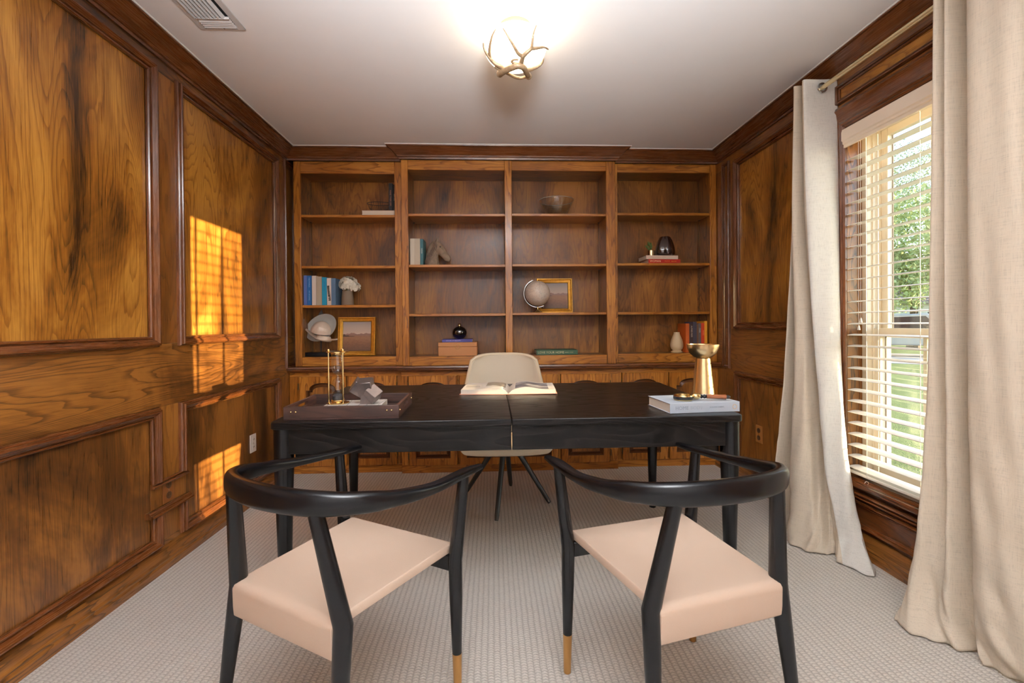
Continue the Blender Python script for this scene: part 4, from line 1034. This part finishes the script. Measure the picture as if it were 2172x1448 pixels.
for T, Hh, rgb, dep, lab, tx in [
    (.030, .232, (196, 92, 26), 0, 'orange book beside the cream pear-shaped vase', ()),
    (.030, .228, (64, 40, 34), 0, 'dark brown book with white capitals down its spine', [('ALFRED ROS', -.10, .018, .016, (232, 214, 190))]),
    (.030, .245, (66, 60, 72), 0, 'slate grey book, the tallest dark one of the warm row', ()),
    (.014, .226, (112, 72, 44), 0, 'slim tan-brown book between the slate and the grey book', ()),
    (.021, .232, (104, 94, 88), 0, 'grey book with white writing next to the red-orange book', [('CASA', -.08, .010, .015, (222, 216, 210))]),
    (.027, .234, (214, 66, 26), 0, 'red-orange book second from the right end of the warm row', [('PAREIL', -.06, .017, .014, (245, 160, 100))]),
    (.024, .250, (238, 166, 48), 0, 'yellow-orange book at the right end of the warm row', [('TASCHE', -.05, .015, .012, (200, 130, 30))])]:
    book(lab, Hh, T*.97, .16, rgb, (x, 3.555, .8828+Hh/2), True, txt=tx, group=G3); x += T
# ------------------------------------------------------------------ things on the desk
tr = thing('serving_tray', 'dark wooden tray with brass studs on the left end of the desk', 'tray', (-.585, 1.945, DZ), math.radians(1.2))
m_walnut = wood('walnut', 'X', lin(22, 13, 10), lin(50, 31, 25), lin(78, 50, 40), lines=.4, K=14, fig=9, blotch=.4, rough=.4, coat=.1)
m_walnut_y = wood('walnut_side', 'Y', lin(40, 24, 18), lin(84, 54, 44), lin(116, 80, 66), lines=.4, K=14, fig=9, blotch=.4, rough=.4, coat=.1)
tw, td, th_ = .218, .165, .052
B(-tw, tw, -td, td, .0008, .008).build('bottom', m_walnut, tr)
B(-tw, tw, -td, -td+.011, .008, th_).build('front_side', m_walnut, tr, bevel=.001)
B(-tw, tw, td-.011, td, .008, th_).build('back_side', m_walnut, tr, bevel=.001)
for s in (-1, 1):
    x0, x1 = (s*tw, s*tw-s*.011)
    x0, x1 = min(x0, x1), max(x0, x1)
    B(x0, x1, -td+.011, -.05, .008, th_).box(x0, x1, .05, td-.011, .008, th_).box(x0, x1, -.05, .05, .008, .024).box(x0, x1, -.05, .05, .040, th_).build('handle_side', m_walnut_y, tr)
    for yy in (-td+.02, td-.02):
        for k in (0, 1):
            if k == 0: MB().sphere((s*tw, yy, .030), .0042, 10, 8).build('stud', m_gold, tr)
for xx in (-tw+.028, -tw+.046, tw-.046, tw-.028):
    MB().sphere((xx, -td, .032), .0040, 10, 8).build('stud', m_gold, tr)
tbk = book('white book with black lines lying in the tray', .235, .024, .185, (232, 226, 220), (-.575, 1.862, DZ+.0082), rz=.06, swap=True)
for k in range(6):
    q = B(-.100+k*.04-.0008, -.100+k*.04+.0008, .004, .182, .0240, .0243).build('cover_line', cm((60, 54, 50)), tbk); q.rotation_euler = (0, 0, math.radians(-14*((k % 2)*2-1)*.3))
hg = thing('hourglass', 'brass hourglass with glass bulbs standing on the book in the tray', 'hourglass', (-.655, 1.965, DZ+.0326))
MB().lathe([(.040, 0), (.046, .001), (.046, .004), (.040, .006)], (0, 0, 0), 32).build('base_plate', m_gold, hg)
MB().lathe([(.040, .216), (.046, .217), (.046, .220), (.040, .222)], (0, 0, 0), 32).build('top_plate', m_gold, hg)
for k in range(3):
    a = math.radians(200+k*120)
    p = (.037*math.cos(a), .037*math.sin(a))
    MB().tube([(p[0], p[1], .002), (p[0], p[1], .222)], .0032, 8).sphere((p[0], p[1], .226), .0058, 10, 8).build('rod', m_gold, hg)
MB().lathe([(.023, .010), (.0255, .014), (.0255, .085), (.020, .100), (.007, .110), (.005, .115), (.007, .120), (.020, .130), (.0255, .145), (.0255, .206), (.022, .212)], (0, 0, 0), 28).build('glass_bulbs', m_glass, hg, angle=50)
MB().lathe([(.023, .012), (.0235, .016), (.0235, .032), (.015, .040), (.002, .044)], (0, 0, 0), 24).build('sand', plain('grey_sand', (58, 56, 58), .8, noise=.2, ns=500), hg)
for z in (.006, .208):
    MB().lathe([(.027, z), (.028, z+.002), (.028, z+.008), (.026, z+.010)], (0, 0, 0), 24).build('collar', m_gold, hg)
cs = thing('cube_sculpture', 'faceted grey metal ornament of joined cubes on the book in the tray', 'ornament', (-.535, 1.945, DZ+.0326))
m_cube = plain('brushed_bronze', (128, 116, 112), .36, metal=.75, noise=.15, ns=30)
def cubept(c, s, e, k):
    h = s/2
    MB().box(-h, h, -h, h, -h, h).xf(Matrix.Translation(c) @ (Matrix.Rotation(math.radians(e[2]), 4, 'Z') @ Matrix.Rotation(math.radians(e[1]), 4, 'Y') @ Matrix.Rotation(math.radians(e[0]), 4, 'X'))).build('cube', m_cube, cs, bevel=.0015, seg=1)
cubept((.002, 0, .072), .058, (18, -4, 0), 0)
cubept((-.030, .012, .068), .055, (20, 32, 20), 1)
cubept((.034, -.010, .0405), .052, (32, 38, -12), 2)
MB().add([(-.018, -.018, 0), (.026, -.018, 0), (.026, .018, 0), (-.018, .018, 0), (-.012, -.02, .05), (.03, -.02, .05), (.03, .02, .05), (-.012, .02, .05)], [(0, 3, 2, 1), (4, 5, 6, 7), (0, 1, 5, 4), (1, 2, 6, 5), (2, 3, 7, 6), (3, 0, 4, 7)]).build('foot', m_cube, cs)

# open book
ob = thing('open_book', 'open picture book with a grey photograph lying in the middle of the desk', 'book', (.082, 2.345, DZ), math.radians(-4))
m_cov = cm((226, 160, 132)); D_ = .27
def page_block(s, T, lift):
    # cross-section x,z from the gutter outwards; s = -1 left, +1 right
    top = []; bot = []
    n = 14; Wd = .245
    for i in range(n+1):
        u = i/n
        z = lift*u + .004 + T*(1-u*.12)*min(1, (u/.12)**.6 if u > 0 else 0) + (.020 if s > 0 else .010)*math.sin(PI*min(1, u*1.25))**2*(1-u)
        top.append((s*Wd*u, z))
    for i in range(n, -1, -1):
        u = i/n; bot.append((s*Wd*u, .0035+lift*u*.8))
    return top, bot
for s, T, lift, nm in ((-1, .024, 0, 'left_pages'), (1, .020, .004, 'right_pages')):
    top, bot = page_block(s, T, lift)
    ring = top+bot
    MB().loft([[(x, y, z) for x, z in ring] for y in (0, D_)]).build('pages', m_paper, ob, fix=True, angle=50)
    xe = s*.252
    MB().add([(0, -.004, .0008), (xe, -.004, .0008+lift*.8), (xe, D_+.004, .0008+lift*.8), (0, D_+.004, .0008), (0, -.004, .0034), (xe, -.004, .0034+lift*.8), (xe, D_+.004, .0034+lift*.8), (0, D_+.004, .0034)],
             [(0, 3, 2, 1), (4, 5, 6, 7), (0, 1, 5, 4), (1, 2, 6, 5), (2, 3, 7, 6), (3, 0, 4, 7)]).build('cover', m_cov, ob, fix=True)
    # printed photograph following the page
    def strip(u0, u1, y0, y1, mat, name):
        tp = [p for i, p in enumerate(top) if u0 <= i/14 <= u1]
        MB().add([(x, y, z+.0006) for x, z in tp for y in (y0, y1)], [(2*i, 2*i+2, 2*i+3, 2*i+1) for i in range(len(tp)-1)]).build(name, mat, ob)
    t = NT('print_'+nm); n_ = t.noise(t.n('ShaderNodeMapping', ins={'Vector': t.obj(), 'Scale': (1, 3, 1)}).outputs[0], 9, 5, .6, 1)
    if s > 0:
        t.set(color=t.ramp(n_, [(.3, lin(60, 56, 60)), (.5, lin(132, 126, 128)), (.66, lin(206, 200, 200))]), rough=.4); strip(.12, .86, .02, D_-.03, t.m, 'printed_photo')
    else:
        t.set(color=t.ramp(n_, [(.3, lin(110, 96, 80)), (.5, lin(168, 152, 130)), (.66, lin(214, 204, 190))]), rough=.4); strip(.05, .50, .09, D_-.01, t.m, 'printed_photo')
        for q in range(6):
            B(-.225, -.150, .045+q*.012, .048+q*.012, .0335, .0338).build('text_line', cm((150, 140, 130)), ob)

# big white-blue book with things on it
hb = book('thick pale grey-blue book lying on the right corner of the black desk', .300, .040, .205, (186, 196, 208), (.857, 1.795, DZ+.0006), rz=math.radians(5),
     txt=[('HOME', -.128, .020, .020, (140, 150, 166)), ('BODY', -.064, .020, .020, (170, 182, 196)), ('JOANNA GAINES', .020, .021, .008, (150, 160, 174))])
q = MB().tube([(.009*math.cos(a), 0, .009*math.sin(a)) for a in [i*PI/8 for i in range(17)]], .0008, 5, (0, 1, 0)).build('emblem', cm((214, 170, 110)), hb); q.location = (.128, -.0006, .020)
mg = thing('magnifying_glass', 'brass magnifying glass with a wooden handle lying on the pale book', 'magnifying glass', (.860, 1.850, DZ+.0408), math.radians(-4))
MB().tube([(.028+.0*0, 0, .016), (.105, -.004, .014)], [.0085, .0105], 14).build('handle', wood('handle_wood', 'X', lin(60, 28, 14), lin(126, 70, 38), lin(160, 96, 56), lines=.3, K=8, fig=20, blotch=.3), mg)
MB().tube([(.105, -.004, .014), (.113, -.0045, .014), (.120, -.005, .014), (.124, -.005, .014)], [.006, .008, .005, .002], 12).build('end_cap', m_blackplain, mg)
MB().tube([(.0, 0, .016), (.006, 0, .016), (.012, 0, .016), (.020, 0, .016), (.028, 0, .016)], [.004, .009, .005, .009, .005], 12).build('collar', m_blackplain, mg)
MB().tube([(-.030, .003, .017), (-.022, .002, .017), (-.008, 0, .017), (0, 0, .016)], [.007, .013, .013, .008], 14).build('ferrule', m_gold, mg)
MB().lathe([(.030, 0), (.036, .001), (.038, .006), (.038, .018), (.036, .022), (.031, .023), (.031, .001)], (-.066, .006, 0), 32, False).build('lens_ring', m_gold, mg)
MB().lathe([(.0385, .005), (.0393, .006), (.0393, .017), (.0385, .018)], (-.066, .006, 0), 32, False).build('ring_band', m_blackplain, mg)
MB().lathe([(.001, .008), (.018, .009), (.0305, .012), (.018, .016), (.001, .018)], (-.066, .006, 0), 28).build('lens', glass('lens_glass', (.82, .93, .95, 1), 2.5), mg)
bv = thing('brass_vase', 'tall brass chalice with a wide bowl on a conical foot, behind the pale book', 'vase', (.985, 2.085, DZ))
MB().lathe([(.052, .0), (.053, .003), (.051, .012), (.033, .190), (.032, .197), (.001, .197)], (0, 0, 0), 40).build('foot', m_brass, bv)
MB().lathe([(.026, .197), (.040, .203), (.060, .222), (.070, .245), (.072, .262), (.0705, .263), (.067, .262), (.065, .246), (.056, .225), (.036, .209), (.001, .206)], (0, 0, 0), 44, True).build('bowl', m_brass, bv)

# ------------------------------------------------------------------ outside
def grass_mat():
    t = NT('lawn_grass'); n = t.noise(t.obj(), 1.2, 5, .65); n2 = t.noise(t.obj(), 60, 3)
    t.set(color=t.ramp(t.math('ADD', t.math('MULTIPLY', n, .6), t.math('MULTIPLY', n2, .4)), [(.3, lin(84, 104, 48)), (.7, lin(148, 160, 92))]), rough=.95, normal=t.bump(n2, .03)); return t.m
tag(B(2.6, 120, -60, 120, -.30, -.25).build('lawn', grass_mat(), fix=True), kind='structure')
tag(B(XR+.22, 3.4, -6, 8, -.26, -.20).build('gravel_bed', plain('gravel', (126, 120, 112), .95, noise=.5, ns=45, bump=.02)), kind='structure')
def oriented(cx_, cy_, ang, mb):  # rotate outdoor pieces so they face the room
    return mb.xf(Matrix.Translation((cx_, cy_, 0)) @ Matrix.Rotation(ang, 4, 'Z'))
FA = math.radians(-44)
tag(oriented(15.5, 16.2, FA, B(-40, 40, -3, 3, -.249, -.235)).build('street', plain('asphalt', (178, 172, 168), .95, noise=.08, ns=8)), kind='structure')
hs = thing('house', 'white house with brown hipped roof and garage across the street', 'house', (29, 30, -.25), FA)
B(-7, 7, 0, 9, 0, 2.7).build('wall', plain('house_white', (226, 222, 216), .9), hs)
rf = plain('roof_brown', (122, 104, 98), .9, noise=.15, ns=3)
MB().add([(-7.6, -.6, 2.6), (7.6, -.6, 2.6), (7.6, 9.6, 2.6), (-7.6, 9.6, 2.6), (-3.0, 4.5, 5.2), (3.0, 4.5, 5.2)], [(0, 1, 5, 4), (1, 2, 5), (2, 3, 4, 5), (3, 0, 4), (0, 3, 2, 1)]).build('roof', rf, hs, smooth=False)
gd = B(-5.6, -1.2, -.06, 0, 0, 2.1).build('garage_door', plain('garage_door', (206, 206, 204), .7), hs)
for k in range(1, 4): B(-5.6, -1.2, -.075, -.061, k*.52-.01, k*.52+.01).build('panel_joint', cm((150, 150, 150)), gd)
for a in (.6, 3.2): 
    o = B(a, a+1.4, -.05, 0, .9, 2.1).build('window', m_white, hs); B(a+.08, a+1.32, -.07, -.051, .98, 2.02).build('pane', cm((70, 78, 86), .1), o)
B(1.0+4.0, 6.0, -.05, 0, 0, 2.05).build('door', cm((120, 90, 70)), hs)
# parked pickup
cx2, cy2 = 14.6, 15.6
pk = thing('pickup_truck', 'silver pickup truck parked on the far side of the street', 'truck', (16.4, 17.2, -.235), FA)
carp = plain('car_silver', (176, 172, 166), .3, metal=.3, coat=.6)
sec = [(-2.6, .45), (-2.6, .95), (-1.1, 1.0), (-1.0, 1.0), (-.7, 1.62), (.55, 1.66), (1.05, 1.08), (2.3, .98), (2.55, .80), (2.6, .45)]
MB().loft([[(x, y, z) for x, z in sec] for y in (-.9, .9)]).build('body', carp, pk, bevel=.05, fix=True)
MB().loft([[(x, y, z) for x, z in [(-.85, 1.08), (-.62, 1.52), (.48, 1.56), (.9, 1.08)]] for y in (-.91, .91)]).build('side_window', cm((40, 46, 52), .1), pk, fix=True)
for x in (-1.7, 1.65):
    for y in (-.86, .66):
        MB().lathe([(.18, 0), (.36, .01), (.38, .04), (.38, .17), (.36, .2), (.18, .2)], (0, 0, 0), 20).xf(Matrix.Translation((x, y+.2, .38)) @ Matrix.Rotation(PI/2, 4, 'X')).build('wheel', cm((34, 34, 36), .7), pk)
def tree(label, x, y, h, r, col, seed, n=9000):
    t = thing('tree', label, 'tree', (x, y, -.25), 0, 'trees across the lawn')
    MB().tube([(0, 0, 0), (.1, 0, h*.35), (0, .1, h*.6)], [.28, .2, .1], 9).build('trunk', cm((92, 78, 66), .9), t)
    rnd = random.Random(seed); vs = []; fs = []
    cl_ = [(rnd.uniform(-.6, .6)*r, rnd.uniform(-.6, .6)*r, h*.62+rnd.uniform(-.32, .38)*h*.7, r*rnd.uniform(.35, .6)) for _ in range(9)]
    for i in range(n):
        c = rnd.choice(cl_); d = Vector((rnd.gauss(0, 1), rnd.gauss(0, 1), rnd.gauss(0, 1))).normalized()*c[3]*rnd.uniform(.55, 1.05)
        p = Vector(c[:3])+d; a = Vector((rnd.gauss(0, 1), rnd.gauss(0, 1), rnd.gauss(0, 1))).normalized(); b = a.cross(Vector((rnd.gauss(0, 1), rnd.gauss(0, 1), 1))).normalized()
        s = rnd.uniform(.05, .11); k = len(vs)
        vs += [p-a*s, p+b*s*.7, p+a*s, p-b*s*.7]; fs.append((k, k+1, k+2, k+3))
    o = MB().add(vs, fs).build('crown', plain('foliage_%d' % seed, col, .8, noise=.25, ns=2), t, smooth=False); o['kind'] = 'stuff'
tree('leafy green tree in front of the house across the street', 21, 21.8, 7.5, 3.3, (168, 182, 128), 1, 14000)
tree('tall pale green tree rising behind the house across the street', 27, 44, 15, 5.5, (176, 184, 150), 2, 16000)
tree('dense tree at the left of the house across the street', 15, 33, 13, 4.5, (164, 176, 136), 3, 14000)
tree('dark green tree beyond the right end of the house', 50, 31, 15, 6.5, (168, 178, 142), 4, 14000)
tree('very tall pale tree rising straight behind the white house', 40, 40, 19, 7.0, (172, 182, 148), 6, 20000)
tree('airy tree with small leaves standing right of the house', 28, 22.5, 9, 3.0, (176, 188, 146), 7, 14000)
tree('wide tree overhanging the street on the left', 10.5, 17.5, 9, 3.6, (170, 184, 134), 5, 12000)
